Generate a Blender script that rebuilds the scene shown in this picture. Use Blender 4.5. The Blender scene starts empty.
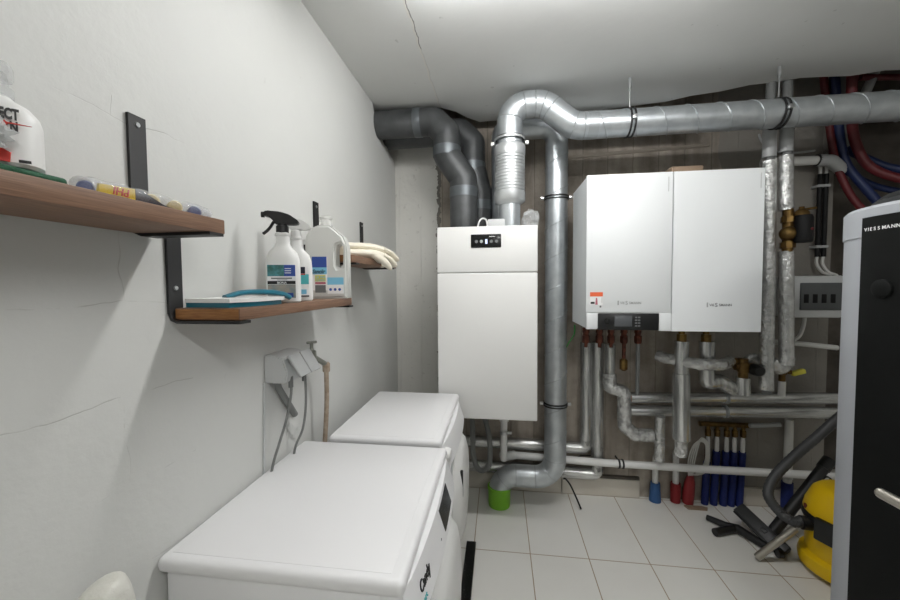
import bpy, bmesh, math, random
from mathutils import Vector, Matrix
random.seed(7)
S = bpy.context.scene
C = S.collection
PI = math.pi

# ------------------------------------------------------------------ camera, world, exposure
CAM_H, YAW, PITCH, ROLL, FPX = 1.4204, 0.1331, 0.0423, -0.0071, 369.32
cy, sy, cp, sp = math.cos(YAW), math.sin(YAW), math.cos(PITCH), math.sin(PITCH)
F = Vector((-sy*cp, cy*cp, -sp)); r0 = Vector((cy, sy, 0)); u0 = r0.cross(F)
Rv = r0*math.cos(ROLL) + u0*math.sin(ROLL); Uv = u0*math.cos(ROLL) - r0*math.sin(ROLL)
cd = bpy.data.cameras.new('camera'); cam = bpy.data.objects.new('camera', cd); C.objects.link(cam)
m = Matrix((Rv, Uv, -F)).transposed().to_4x4(); m.translation = (0, 0, CAM_H)
cam.matrix_world = m
cd.sensor_width = 36; cd.lens = 36*FPX/900; cd.clip_start = 0.02
S.camera = cam
w = bpy.data.worlds.new('world'); S.world = w; w.use_nodes = True
w.node_tree.nodes['Background'].inputs[0].default_value = (0.8, 0.85, 0.9, 1)
w.node_tree.nodes['Background'].inputs[1].default_value = 0.02
S.view_settings.view_transform = 'Standard'; S.view_settings.look = 'None'
S.view_settings.exposure = 0.12; S.view_settings.gamma = 1.0
S.view_settings.use_curve_mapping = False
LAMP = dict(x0=-0.32, x1=0.80, y=1.20, power=60.0, color=(1.0, 0.995, 0.985))
REAR_FILL = dict(x0=0.60, x1=1.50, y=-0.75, power=82.0)  # unseen batten added as fill for the back wall and floor

# ------------------------------------------------------------------ materials
def nodes(name):
    mt = bpy.data.materials.new(name); mt.use_nodes = True
    nt = mt.node_tree; return mt, nt, nt.nodes['Principled BSDF']
def rgb(h):
    if isinstance(h, str):
        v = [int(h[i:i+2], 16)/255 for i in (0, 2, 4)]
        return tuple((c/12.92 if c <= .04045 else ((c+.055)/1.055)**2.4) for c in v) + (1,)
    return tuple(h) + (1,)
def mat(name, c1, rough=.5, metal=0., c2=None, scale=8., detail=4., bump=0., bscale=40., stretch=None, spec=None, dist=.01, lo=.35, hi=.65, voro=False):
    mt, nt, b = nodes(name); N = nt.nodes; L = nt.links
    b.inputs['Roughness'].default_value = rough; b.inputs['Metallic'].default_value = metal
    b.inputs['Base Color'].default_value = rgb(c1)
    if spec is not None: b.inputs['Specular IOR Level'].default_value = spec
    tc = N.new('ShaderNodeTexCoord'); co = tc.outputs['Object']
    if stretch:
        mp = N.new('ShaderNodeMapping'); mp.inputs['Scale'].default_value = stretch
        L.new(co, mp.inputs[0]); co = mp.outputs[0]
    if c2:
        n = N.new('ShaderNodeTexNoise'); n.inputs['Scale'].default_value = scale; n.inputs['Detail'].default_value = detail
        L.new(co, n.inputs['Vector'])
        r = N.new('ShaderNodeValToRGB'); r.color_ramp.elements[0].color = rgb(c1); r.color_ramp.elements[1].color = rgb(c2)
        r.color_ramp.elements[0].position = lo; r.color_ramp.elements[1].position = hi
        L.new(n.outputs['Fac'], r.inputs[0]); L.new(r.outputs[0], b.inputs['Base Color'])
    if bump:
        if voro:
            n = N.new('ShaderNodeTexVoronoi'); o = n.outputs['Distance']
        else:
            n = N.new('ShaderNodeTexNoise'); n.inputs['Detail'].default_value = 5; o = n.outputs['Fac']
        n.inputs['Scale'].default_value = bscale
        L.new(co, n.inputs['Vector'])
        bp = N.new('ShaderNodeBump'); bp.inputs['Strength'].default_value = bump; bp.inputs['Distance'].default_value = dist
        L.new(o, bp.inputs['Height']); L.new(bp.outputs[0], b.inputs['Normal'])
    return mt

M = {}
M['enamel'] = mat('white_enamel', 'e9e9ea', .32)
M['enamel_warm'] = mat('white_powder_coat', 'e8e8e6', .38)
M['tank_silver'] = mat('pearl_grey_tank_foil', 'a6a9ae', .55)
M['pex_red'] = mat('dark_red_pipe', '5c181d', .5)
M['pex_blue'] = mat('dark_blue_pipe', '182750', .5)
M['enamel_cool'] = mat('cool_white_powder_coat', 'e4e7e8', .36)
M['white_plastic'] = mat('white_plastic', 'e2e2e0', .42)
M['offwhite'] = mat('offwhite_pipe_plastic', 'd6d6d2', .4)
M['grey_plastic'] = mat('grey_plastic', 'a9abab', .45)
M['light_grey'] = mat('light_grey_plastic', 'c6c8c8', .45)
M['dark_grey'] = mat('dark_grey_plastic', '6e706f', .55)
M['hose_grey'] = mat('grey_rubber_hose', '787a78', .6)
M['matte_black'] = mat('matte_black_plastic', '0e0e0f', .6, spec=.3)
M['black'] = mat('black_plastic', '141516', .42)
M['black_gloss'] = mat('black_gloss', '0d0f10', .16)
M['tank_black'] = mat('matte_black_foam_panel', '060807', .7, c2='090b0a', scale=30, spec=.2)
M['black_metal'] = mat('black_powder_coated_steel', '1c1c1d', .5, bump=.1, bscale=300, dist=.001)
M['zinc'] = mat('galvanised_sheet', 'c9ced1', .37, .82, c2='b6bcc0', scale=14, bump=.04, bscale=30)
M['zinc_dull'] = mat('galvanised_corrugated', 'c9cccd', .42, .65, c2='b6b9ba', scale=10)
M['zinc_seam'] = mat('galvanised_seam', 'b0b5b8', .4, .7)
M['foil'] = mat('aluminium_foil_wrap', 'dcdddc', .27, .75, c2='bdbebd', scale=25, bump=1., bscale=48, dist=.010)
M['foil_smooth'] = mat('aluminium_pipe_jacket', 'dcdddb', .27, .78, c2='9fa09f', scale=40, stretch=(1, 1, .12), bump=.5, bscale=60, dist=.006)
M['foil_smooth_h'] = mat('aluminium_pipe_jacket_long', 'dcdddb', .27, .78, c2='a9aaa9', scale=40, stretch=(.12, 1, 1), bump=.5, bscale=60, dist=.006)
M['foil_crinkle'] = mat('crinkled_foil_tape', 'e6e7e6', .25, .7, c2='bdbebd', scale=30, bump=1., bscale=40, dist=.016)
M['dark_foil'] = mat('dark_grey_duct_wrap', '535556', .45, .35, c2='3d3f40', scale=7, bump=.15, bscale=25)
M['dark_foil_tape'] = mat('grey_duct_tape', '6b7074', .36, .5, c2='585d60', scale=9)
M['clip'] = mat('black_rubber_clip', '1d1d1e', .5)
M['steel'] = mat('zinc_plated_steel', 'c4c6c7', .3, .95)
M['chrome'] = mat('brushed_chrome', 'bdb8ae', .28, .95)
M['brass'] = mat('weathered_brass', '7d6437', .4, .8, c2='5c4526', scale=30)
M['copper'] = mat('tarnished_copper', '6b3826', .45, .5, c2='3c2018', scale=35, bump=.4, bscale=60)
M['rust'] = mat('rust_stained_copper', 'a8714e', .6, .2, c2='8a5538', scale=25)
M['green'] = mat('green_pipe_plastic', '78b828', .42)
M['dark_green'] = mat('dark_green_pad', '1d5238', .75, bump=.3, bscale=120)
M['blue'] = mat('blue_corrugated_sleeve', '1d2c6e', .5)
M['blue2'] = mat('steel_blue_sleeve', '2d5586', .5)
M['red'] = mat('red_corrugated_sleeve', '8f282c', .5)
M['yellow'] = mat('yellow_vacuum_plastic', 'e0b80c', .36)
M['wood'] = mat('brown_wood_laminate', '84654f', .55, c2='6b4f3d', scale=16, detail=6, stretch=(16, 1., 40), bump=.05)
M['wood_end'] = mat('brown_wood_end_grain', 'a0703f', .55, c2='7e5228', scale=14, stretch=(2, 10, 40))
M['teal'] = mat('teal_plastic', '12687c', .35)
M['cotton'] = mat('cream_cotton_glove', 'e6e0d0', .9, bump=.35, bscale=200, dist=.002)
M['stain_hose'] = mat('limescaled_tan_hose', 'aa9c8b', .7, c2='92806d', scale=50)
M['tap_metal'] = mat('dull_plated_tap', '8e9088', .35, .7)
M['granite'] = mat('black_speckled_granite', '0d0f0e', .3, c2='70736f', scale=130, detail=2, lo=.66, hi=.74)
M['foam_cream'] = mat('cream_foam_roller', 'e3cf98', .85, bump=.3, bscale=160, dist=.002)
M['roller_blue'] = mat('blue_roller_cap', '3f5593', .5)
M['label_yellow'] = mat('yellow_label', 'e0c018', .5)
M['navy'] = mat('navy_label', '14192e', .5)
M['red_ink'] = mat('red_ink', 'cf3326', .5)
M['ink'] = mat('black_ink', '151515', .5)
M['grey_ink'] = mat('grey_ink', '6d6f70', .5)
M['white_ink'] = mat('white_ink', 'f0f0f0', .5)
M['lbl_teal'] = mat('teal_label_print', '4fb6ba', .5)
M['lbl_photo'] = mat('teal_photo_print', '4e8f98', .5, c2='2d5f55', scale=60)
M['lbl_blue'] = mat('blue_label_print', '2f4f9e', .5)
M['lbl_sky'] = mat('sky_blue_label_print', '7cc0de', .5)
M['lbl_floor'] = mat('photo_of_floor_print', 'a39a8e', .5, c2='7f8a8b', scale=60)
M['lbl_yellow'] = mat('yellow_print', 'd8cf4e', .5)
M['lbl_pink'] = mat('pink_print', 'b96a77', .5)
M['orange'] = mat('orange_print', 'e2673f', .5)
M['card'] = mat('brown_cardboard', '8f7a66', .8)
M['bag_white'] = mat('white_plastic_bag', 'd5d4cc', .45, bump=.5, bscale=18, dist=.02)
M['screen'] = mat('dim_grey_display', '54575a', .25)
M['lid_black'] = mat('black_lid', '17191a', .45)
M['cable_green'] = mat('green_cable', '2f8a3c', .5)
M['steel_blue_cap'] = mat('dark_window_plate', '4c4f50', .3)

def translucent(name, c, rough, alpha, spec=.5):
    mt, nt, b = nodes(name); N = nt.nodes; L = nt.links
    b.inputs['Base Color'].default_value = rgb(c); b.inputs['Roughness'].default_value = rough
    t = N.new('ShaderNodeBsdfTransparent'); t.inputs[0].default_value = (1, 1, 1, 1)
    mx = N.new('ShaderNodeMixShader'); mx.inputs[0].default_value = alpha
    L.new(t.outputs[0], mx.inputs[1]); L.new(b.outputs[0], mx.inputs[2])
    L.new(mx.outputs[0], N['Material Output'].inputs[0])
    return mt
M['film'] = translucent('clear_plastic_film', 'd9dcdd', .12, .3)
M['jug'] = translucent('milky_bottle_plastic', 'e3e4e0', .35, .8)
M['jug_thin'] = translucent('milky_thin_neck', 'e3e4e0', .3, .45)
M['bag_clear'] = translucent('cloudy_plastic_bag', 'cdd0d0', .2, .6)

def emis(name, col, s):
    mt, nt, b = nodes(name)
    b.inputs['Base Color'].default_value = rgb((.9, .9, .9)); b.inputs['Emission Color'].default_value = col + (1,)
    b.inputs['Emission Strength'].default_value = s; return mt
M['lamp'] = emis('lamp_diffuser', LAMP['color'], LAMP['power'])
M['fill_rear'] = emis('rear_fill_diffuser', LAMP['color'], REAR_FILL['power'])
M['led_blue'] = emis('lit_blue_key', (.25, .4, 1.), .7)
M['led_white'] = emis('lit_white_icon', (.8, .85, 1.), .5)

def N_math(nt, op, a, b=None, clamp=False):
    n = nt.nodes.new('ShaderNodeMath'); n.operation = op; n.use_clamp = clamp
    for i, v in enumerate((a, b)):
        if v is None: continue
        if isinstance(v, (int, float)): n.inputs[i].default_value = v
        else: nt.links.new(v, n.inputs[i])
    return n.outputs[0]
def ramp(nt, fac, stops):
    r = nt.nodes.new('ShaderNodeValToRGB'); e = r.color_ramp.elements
    while len(e) < len(stops): e.new(.5)
    for k, (p, c) in enumerate(stops): e[k].position = p; e[k].color = rgb(c)
    nt.links.new(fac, r.inputs[0]); return r.outputs[0]
def mixc(nt, fac, a, b):
    n = nt.nodes.new('ShaderNodeMix'); n.data_type = 'RGBA'
    for i, v in ((0, fac), (6, a), (7, b)):
        if isinstance(v, (int, float)): n.inputs[i].default_value = v
        elif isinstance(v, (str, tuple)): n.inputs[i].default_value = rgb(v)
        else: nt.links.new(v, n.inputs[i])
    return n.outputs[2]
def noise(nt, vec, scale, detail=4., rough=.5):
    n = nt.nodes.new('ShaderNodeTexNoise'); n.inputs['Scale'].default_value = scale
    n.inputs['Detail'].default_value = detail; n.inputs['Roughness'].default_value = rough
    nt.links.new(vec, n.inputs['Vector']); return n.outputs['Fac']
def bump(nt, h, s, d):
    n = nt.nodes.new('ShaderNodeBump'); n.inputs['Strength'].default_value = s; n.inputs['Distance'].default_value = d
    nt.links.new(h, n.inputs['Height']); return n

def mat_plaster():                        # painted block masonry: faint joints, small bumps
    mt, nt, b = nodes('white_painted_block_wall'); L = nt.links
    co = nt.nodes.new('ShaderNodeTexCoord').outputs['Object']
    sx = nt.nodes.new('ShaderNodeSeparateXYZ'); L.new(co, sx.inputs[0])
    cb = nt.nodes.new('ShaderNodeCombineXYZ')
    wob = N_math(nt, 'MULTIPLY', N_math(nt, 'SUBTRACT', noise(nt, co, 7., 3), .5), .045)
    L.new(N_math(nt, 'ADD', sx.outputs[1], N_math(nt, 'ADD', wob, -.618+1.2)), cb.inputs[0])
    L.new(N_math(nt, 'ADD', sx.outputs[2], N_math(nt, 'ADD', wob, -1.205+1.8)), cb.inputs[1])
    br = nt.nodes.new('ShaderNodeTexBrick'); L.new(cb.outputs[0], br.inputs['Vector'])
    br.inputs['Scale'].default_value = 1; br.inputs['Brick Width'].default_value = .6; br.inputs['Row Height'].default_value = .18
    br.inputs['Mortar Size'].default_value = .0013; br.inputs['Mortar Smooth'].default_value = .6
    patch = ramp(nt, noise(nt, co, 2.3, 2), [(.44, (0, 0, 0)), (.6, (1, 1, 1))])
    near = N_math(nt, 'MULTIPLY', N_math(nt, 'LESS_THAN', sx.outputs[1], .78), N_math(nt, 'LESS_THAN', sx.outputs[2], 1.78))
    fine = ramp(nt, noise(nt, co, 13., 3), [(.42, (0, 0, 0)), (.55, (1, 1, 1))])
    crack = N_math(nt, 'MULTIPLY', N_math(nt, 'MULTIPLY', br.outputs['Fac'], near), N_math(nt, 'MULTIPLY', patch, fine))
    base = ramp(nt, noise(nt, co, 1.7, 4), [(.3, 'cccdca'), (.7, 'd3d4d1')])
    spots = ramp(nt, noise(nt, co, 24., 2), [(.73, (0, 0, 0)), (.77, (1, 1, 1))])
    c = mixc(nt, N_math(nt, 'MULTIPLY', crack, .45), base, '8d8a84')
    c = mixc(nt, N_math(nt, 'MULTIPLY', spots, .12), c, '8d8a84')
    L.new(c, b.inputs['Base Color']); b.inputs['Roughness'].default_value = .62
    h = N_math(nt, 'ADD', N_math(nt, 'MULTIPLY', noise(nt, co, 34., 6, .6), .3), noise(nt, co, 6., 4))
    h = N_math(nt, 'SUBTRACT', h, N_math(nt, 'MULTIPLY', crack, .6))
    bn = bump(nt, h, .26, .012); L.new(bn.outputs[0], b.inputs['Normal'])
    return mt
def mat_concrete():                       # raw formwork concrete with a white plastered strip in the left corner
    mt, nt, b = nodes('raw_concrete_wall'); L = nt.links
    co = nt.nodes.new('ShaderNodeTexCoord').outputs['Object']
    sx = nt.nodes.new('ShaderNodeSeparateXYZ'); L.new(co, sx.inputs[0])
    mp = nt.nodes.new('ShaderNodeMapping'); mp.inputs['Scale'].default_value = (5, 1, .5); L.new(co, mp.inputs[0])
    streak = noise(nt, mp.outputs[0], 2.5, 5)
    c = ramp(nt, streak, [(.3, '857d73'), (.5, 'a0978c'), (.72, 'b2a99d')])
    blot = ramp(nt, noise(nt, co, 9., 6, .65), [(.42, (0, 0, 0)), (.7, (1, 1, 1))])
    c = mixc(nt, N_math(nt, 'MULTIPLY', blot, .4), c, '5b544c')
    wv = N_math(nt, 'ABSOLUTE', N_math(nt, 'SUBTRACT', N_math(nt, 'FRACT', N_math(nt, 'DIVIDE', sx.outputs[0], .155)), .5))
    seam = ramp(nt, wv, [(.0, (1, 1, 1)), (.025, (0, 0, 0))])
    c = mixc(nt, N_math(nt, 'MULTIPLY', seam, .55), c, '443e38')
    # smoother grey skim on the right half
    right = ramp(nt, N_math(nt, 'ADD', sx.outputs[0], N_math(nt, 'MULTIPLY', noise(nt, co, 5., 3), .2)), [(.0, (0, 0, 0)), (1., (1, 1, 1))])
    rr = N_math(nt, 'GREATER_THAN', N_math(nt, 'ADD', sx.outputs[0], N_math(nt, 'MULTIPLY', noise(nt, co, 5., 3), .12)), 1.42)
    skim = ramp(nt, noise(nt, co, 3., 5), [(.3, '807c76'), (.7, '928e87')])
    c = mixc(nt, rr, c, skim)
    edge = N_math(nt, 'ADD', sx.outputs[0], N_math(nt, 'MULTIPLY', N_math(nt, 'SUBTRACT', noise(nt, co, 11., 4, .7), .5), .10))
    wl = N_math(nt, 'LESS_THAN', edge, -.425)
    wg = N_math(nt, 'LESS_THAN', edge, -.40)
    white = ramp(nt, noise(nt, co, 2.5, 5), [(.3, 'd0cfc9'), (.7, 'dad9d4')])
    dots = ramp(nt, noise(nt, co, 30., 3), [(.66, (0, 0, 0)), (.72, (1, 1, 1))])
    white = mixc(nt, N_math(nt, 'MULTIPLY', dots, .25), white, '8f8c86')
    c = mixc(nt, wg, c, '77736d'); c = mixc(nt, wl, c, white)
    L.new(c, b.inputs['Base Color']); b.inputs['Roughness'].default_value = .85
    h = N_math(nt, 'SUBTRACT', noise(nt, co, 25., 6, .6), N_math(nt, 'MULTIPLY', seam, .5))
    h = N_math(nt, 'ADD', h, N_math(nt, 'MULTIPLY', wl, .4))
    bn = bump(nt, h, .45, .012); L.new(bn.outputs[0], b.inputs['Normal'])
    return mt
def mat_tiles():
    mt, nt, b = nodes('white_floor_tiles'); L = nt.links
    co = nt.nodes.new('ShaderNodeTexCoord').outputs['Object']
    mp = nt.nodes.new('ShaderNodeMapping'); mp.inputs['Location'].default_value = (-.1593+.2975*20, -1.9243+.6*10, 0); L.new(co, mp.inputs[0])
    br = nt.nodes.new('ShaderNodeTexBrick'); L.new(mp.outputs[0], br.inputs['Vector'])
    br.offset = 0; br.squash = 1
    br.inputs['Scale'].default_value = 1; br.inputs['Brick Width'].default_value = .2975; br.inputs['Row Height'].default_value = .6
    br.inputs['Mortar Size'].default_value = .003; br.inputs['Mortar Smooth'].default_value = .3; br.inputs['Bias'].default_value = 0
    br.inputs['Color1'].default_value = rgb('e4e3dd'); br.inputs['Color2'].default_value = rgb('e7e6e1'); br.inputs['Mortar'].default_value = rgb('a3927c')
    c = mixc(nt, N_math(nt, 'MULTIPLY', ramp(nt, noise(nt, co, 3., 5), [(.4, (0, 0, 0)), (.8, (1, 1, 1))]), .12), br.outputs['Color'], 'a89f94')
    L.new(c, b.inputs['Base Color'])
    rg = nt.nodes.new('ShaderNodeMapRange'); L.new(br.outputs['Fac'], rg.inputs[0]); rg.inputs[3].default_value = .26; rg.inputs[4].default_value = .8
    L.new(rg.outputs[0], b.inputs['Roughness'])
    bn = bump(nt, N_math(nt, 'MULTIPLY', br.outputs['Fac'], -1.), .4, .004); L.new(bn.outputs[0], b.inputs['Normal'])
    return mt
def mat_ceiling():
    mt, nt, b = nodes('painted_concrete_ceiling'); L = nt.links
    co = nt.nodes.new('ShaderNodeTexCoord').outputs['Object']
    sx = nt.nodes.new('ShaderNodeSeparateXYZ'); L.new(co, sx.inputs[0])
    base = ramp(nt, noise(nt, co, 1.6, 5), [(.3, 'dcdddb'), (.7, 'e4e5e3')])
    mp = nt.nodes.new('ShaderNodeMapping'); mp.inputs['Scale'].default_value = (1, .25, 1); L.new(co, mp.inputs[0])
    wob = N_math(nt, 'MULTIPLY', N_math(nt, 'SUBTRACT', noise(nt, co, 9., 4, .7), .5), .03)
    d = N_math(nt, 'ADD', N_math(nt, 'ADD', sx.outputs[0], .3425), wob)
    ln = N_math(nt, 'LESS_THAN', N_math(nt, 'ABSOLUTE', d), .0022)
    ln2 = N_math(nt, 'LESS_THAN', N_math(nt, 'ABSOLUTE', N_math(nt, 'ADD', d, .006)), .0035)
    pt = N_math(nt, 'LESS_THAN', N_math(nt, 'ADD', sx.outputs[1], N_math(nt, 'MULTIPLY', noise(nt, co, 12., 3), .6)), 1.95)
    c = mixc(nt, N_math(nt, 'MULTIPLY', ln2, .8), base, 'e2e0da')
    c = mixc(nt, N_math(nt, 'MULTIPLY', ln, N_math(nt, 'ADD', N_math(nt, 'MULTIPLY', pt, .6), .15)), c, '4d4a45')
    sp_ = ramp(nt, noise(nt, co, 22., 2), [(.75, (0, 0, 0)), (.78, (1, 1, 1))])
    c = mixc(nt, N_math(nt, 'MULTIPLY', sp_, .25), c, '7d7a74')
    L.new(c, b.inputs['Base Color']); b.inputs['Roughness'].default_value = .75
    h = N_math(nt, 'SUBTRACT', noise(nt, co, 9., 6), N_math(nt, 'MULTIPLY', ln, .6))
    bn = bump(nt, h, .18, .01); L.new(bn.outputs[0], b.inputs['Normal'])
    return mt
M['plaster'] = mat_plaster(); M['concrete'] = mat_concrete(); M['tiles'] = mat_tiles(); M['ceil'] = mat_ceiling()
M['skirt'] = mat('cream_skirting_tile', 'cfcac0', .35, c2='c6c0b5', scale=5)
M['raw'] = mat('raw_dark_concrete', '5f5952', .9, c2='4a453f', scale=6, bump=.4, bscale=20)
M['side_wall'] = mat('grey_painted_wall', 'd0cfcb', .8)
M['door_paint'] = mat('grey_door_paint', '8c8c8a', .5)

# ------------------------------------------------------------------ mesh helpers (world coordinates)
def nb(): return bmesh.new()
def bx(bm, x0, x1, y0, y1, z0, z1, bev=0., seg=2, rot=None, piv=None):
    g = bmesh.ops.create_cube(bm, size=1.0); vs = g['verts']
    for v in vs:
        v.co = Vector((x0+(v.co.x+.5)*(x1-x0), y0+(v.co.y+.5)*(y1-y0), z0+(v.co.z+.5)*(z1-z0)))
    if bev:
        es = list({e for v in vs for e in v.link_edges})
        r = bmesh.ops.bevel(bm, geom=es, offset=bev, segments=seg, affect='EDGES', profile=.5)
        vs = list(set(r['verts']) | {v for v in vs if v.is_valid})
        seen = set(); st = list(vs)
        while st:
            v = st.pop()
            if v in seen: continue
            seen.add(v)
            for e in v.link_edges: st.append(e.other_vert(v))
        vs = list(seen)
    if rot is not None:
        p = Vector(piv) if piv is not None else Vector(((x0+x1)/2, (y0+y1)/2, (z0+z1)/2))
        for v in vs: v.co = p + rot @ (v.co-p)
    return vs
def fillet(pts, r, n=8):
    pts = [Vector(p) for p in pts]
    if not r: return pts
    out = [pts[0]]
    for i in range(1, len(pts)-1):
        a, p, c = pts[i-1], pts[i], pts[i+1]
        d1 = (a-p); d2 = (c-p); l1, l2 = d1.length, d2.length; d1.normalize(); d2.normalize()
        ang = d1.angle(d2)
        if ang > PI-.02: out.append(p); continue
        rr = r[i-1] if isinstance(r, (list, tuple)) else r
        t = min(rr/math.tan(ang/2), l1*.49 if i > 1 else l1*.98, l2*.49 if i < len(pts)-2 else l2*.98)
        p1, p2 = p+d1*t, p+d2*t
        R = t*math.tan(ang/2); cdir = (d1+d2).normalized(); cen = p+cdir*(R/math.sin(ang/2))
        v1, v2 = p1-cen, p2-cen; tot = v1.angle(v2)
        for k in range(n+1):
            s = k/n; q = (v1*math.sin((1-s)*tot)+v2*math.sin(s*tot))/math.sin(tot)
            out.append(cen+q)
    out.append(pts[-1]); return out
def smooth(pts, n=6):                      # Catmull-Rom
    P = [Vector(p) for p in pts]; out = []
    for i in range(len(P)-1):
        a = P[max(i-1, 0)]; b = P[i]; c = P[i+1]; d = P[min(i+2, len(P)-1)]
        for k in range(n):
            t = k/n
            out.append(.5*((2*b)+(c-a)*t+(2*a-5*b+4*c-d)*t*t+(3*b-a-3*c+d)*t**3))
    out.append(P[-1]); return out
def tube(bm, pts, r, seg=16, cap=True, sq=None):
    pts = [Vector(p) for p in pts]; n = len(pts)
    rad = r if isinstance(r, (list, tuple)) else [r]*n
    tang = []
    for i in range(n):
        a = pts[max(i-1, 0)]; c = pts[min(i+1, n-1)]
        t = (c-a); tang.append(t.normalized() if t.length > 1e-9 else Vector((0, 0, 1)))
    up = Vector((0, 0, 1)) if abs(tang[0].z) < .9 else Vector((0, 1, 0))
    nrm = (up - tang[0]*up.dot(tang[0])).normalized(); rings = []
    for i in range(n):
        t = tang[i]; nrm = (nrm - t*nrm.dot(t)); nrm.normalize(); bi = t.cross(nrm)
        ring = []
        for k in range(seg):
            a = 2*PI*k/seg
            ca, sa = math.cos(a), math.sin(a)
            if sq: ca *= sq[0]; sa *= sq[1]
            ring.append(bm.verts.new(pts[i]+(nrm*ca+bi*sa)*rad[i]))
        rings.append(ring)
    for i in range(n-1):
        for k in range(seg):
            bm.faces.new((rings[i][k], rings[i][(k+1) % seg], rings[i+1][(k+1) % seg], rings[i+1][k]))
    if cap:
        bm.faces.new(list(reversed(rings[0]))); bm.faces.new(rings[-1])
    return rings
def pipe(bm, pts, r, f=0., seg=16, n=8, cap=True): return tube(bm, fillet(pts, f, n), r, seg, cap)
def lathe(bm, prof, c=(0, 0, 0), seg=32, axis='z', sx=1., sy=1., a0=0., a1=2*PI, capb=True, rotm=None):
    c = Vector(c); full = abs(a1-a0-2*PI) < 1e-6; rings = []
    for (r, z) in prof:
        ring = []
        for k in range(seg if full else seg+1):
            a = a0+(a1-a0)*k/seg
            p = Vector((r*math.cos(a)*sx, r*math.sin(a)*sy, z))
            if axis == 'x': p = Vector((p.z, p.x, p.y))
            elif axis == 'y': p = Vector((p.x, p.z, p.y))
            if rotm is not None: p = rotm @ p
            ring.append(bm.verts.new(c+p))
        rings.append(ring)
    m_ = len(rings[0])
    for i in range(len(rings)-1):
        for k in range(m_ if full else m_-1):
            q = (rings[i][k], rings[i][(k+1) % m_], rings[i+1][(k+1) % m_], rings[i+1][k])
            try: bm.faces.new(q)
            except ValueError: pass
    if capb and full:
        if prof[0][0] > 1e-6: bm.faces.new(list(reversed(rings[0])))
        if prof[-1][0] > 1e-6: bm.faces.new(rings[-1])
    return rings
def prism(bm, poly, axis, a, b):           # polygon in the plane normal to axis, from a to b
    def P(u, v, t): return {'x': (t, u, v), 'y': (u, t, v), 'z': (u, v, t)}[axis]
    A = [bm.verts.new(P(u, v, a)) for u, v in poly]; B = [bm.verts.new(P(u, v, b)) for u, v in poly]
    bm.faces.new(list(reversed(A))); bm.faces.new(B)
    n = len(poly)
    for i in range(n): bm.faces.new((A[i], A[(i+1) % n], B[(i+1) % n], B[i]))
def ball(bm, c, r, sx=1, sy=1, sz=1, u=16, v=10):
    g = bmesh.ops.create_uvsphere(bm, u_segments=u, v_segments=v, radius=1)
    for q in g['verts']: q.co = Vector((c[0]+q.co.x*r*sx, c[1]+q.co.y*r*sy, c[2]+q.co.z*r*sz))
    return g['verts']
def rotate(vs, rot, piv):
    piv = Vector(piv)
    for v in vs: v.co = piv+rot @ (v.co-piv)

ROOT = {}
def origin(o):
    while o.parent: o = o.parent
    return o.location
def obj(name, bm, m_, parent=None, loc=None, sm=True, ang=35):
    bmesh.ops.recalc_face_normals(bm, faces=bm.faces[:])
    base = Vector(loc) if (loc is not None and parent is None) else (origin(parent) if parent else Vector((0, 0, 0)))
    for v in bm.verts: v.co -= base
    me = bpy.data.meshes.new(name); bm.to_mesh(me); bm.free()
    me.materials.append(M[m_] if isinstance(m_, str) else m_)
    if sm:
        me.polygons.foreach_set('use_smooth', [True]*len(me.polygons))
        me.set_sharp_from_angle(angle=math.radians(ang))
    o = bpy.data.objects.new(name, me); C.objects.link(o)
    if parent: o.parent = parent
    else: o.location = base
    return o
def thing(name, label, cat, loc, group=None):
    o = bpy.data.objects.new(name, None); C.objects.link(o); o.empty_display_size = .05
    o.location = loc; o['label'] = label; o['category'] = cat
    if group: o['group'] = group
    return o
def tag(o, label, cat, group=None):
    o['label'] = label; o['category'] = cat
    if group: o['group'] = group
    return o
def struct(name, bm, m_, parent=None, sm=False):
    o = obj(name, bm, m_, parent, sm=sm)
    if parent is None: o['kind'] = 'structure'
    return o
def text(name, s, size, m_, parent, org, xd, ud, ext=.0004, align='LEFT', shear=0., sxx=1., label=None, bold=.012):
    cu = bpy.data.curves.new(name, 'FONT'); cu.body = s; cu.size = size; cu.extrude = ext; cu.align_x = align; cu.shear = shear
    cu.resolution_u = 3; cu.offset = size*bold
    t = bpy.data.objects.new(name, cu); C.objects.link(t)
    dg = bpy.context.evaluated_depsgraph_get(); me = bpy.data.meshes.new_from_object(t.evaluated_get(dg))
    bpy.data.objects.remove(t); bpy.data.curves.remove(cu)
    xd = Vector(xd).normalized(); ud = Vector(ud).normalized(); nd = xd.cross(ud)
    base = origin(parent) if parent else Vector((0, 0, 0))
    for v in me.vertices:
        v.co = Vector(org)+xd*v.co.x*sxx+ud*v.co.y+nd*v.co.z-base
    me.materials.clear(); me.materials.append(M[m_])
    o = bpy.data.objects.new(name, me); C.objects.link(o); o.parent = parent
    if label: o['label'] = label
    return o
def ringclip(bm, c, axis, R, wd=.012, th=.004):
    lathe(bm, [(R, -wd/2), (R+th, -wd/2), (R+th, wd/2), (R, wd/2), (R, -wd/2)], c, 28, axis, capb=False)

# ------------------------------------------------------------------ the room
XL, YB, H = -.7215, 2.545, 2.466
bm = nb(); bx(bm, -1.4, 3.0, -1.7, 3.2, -.1, 0); struct('floor', bm, 'tiles')
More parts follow.
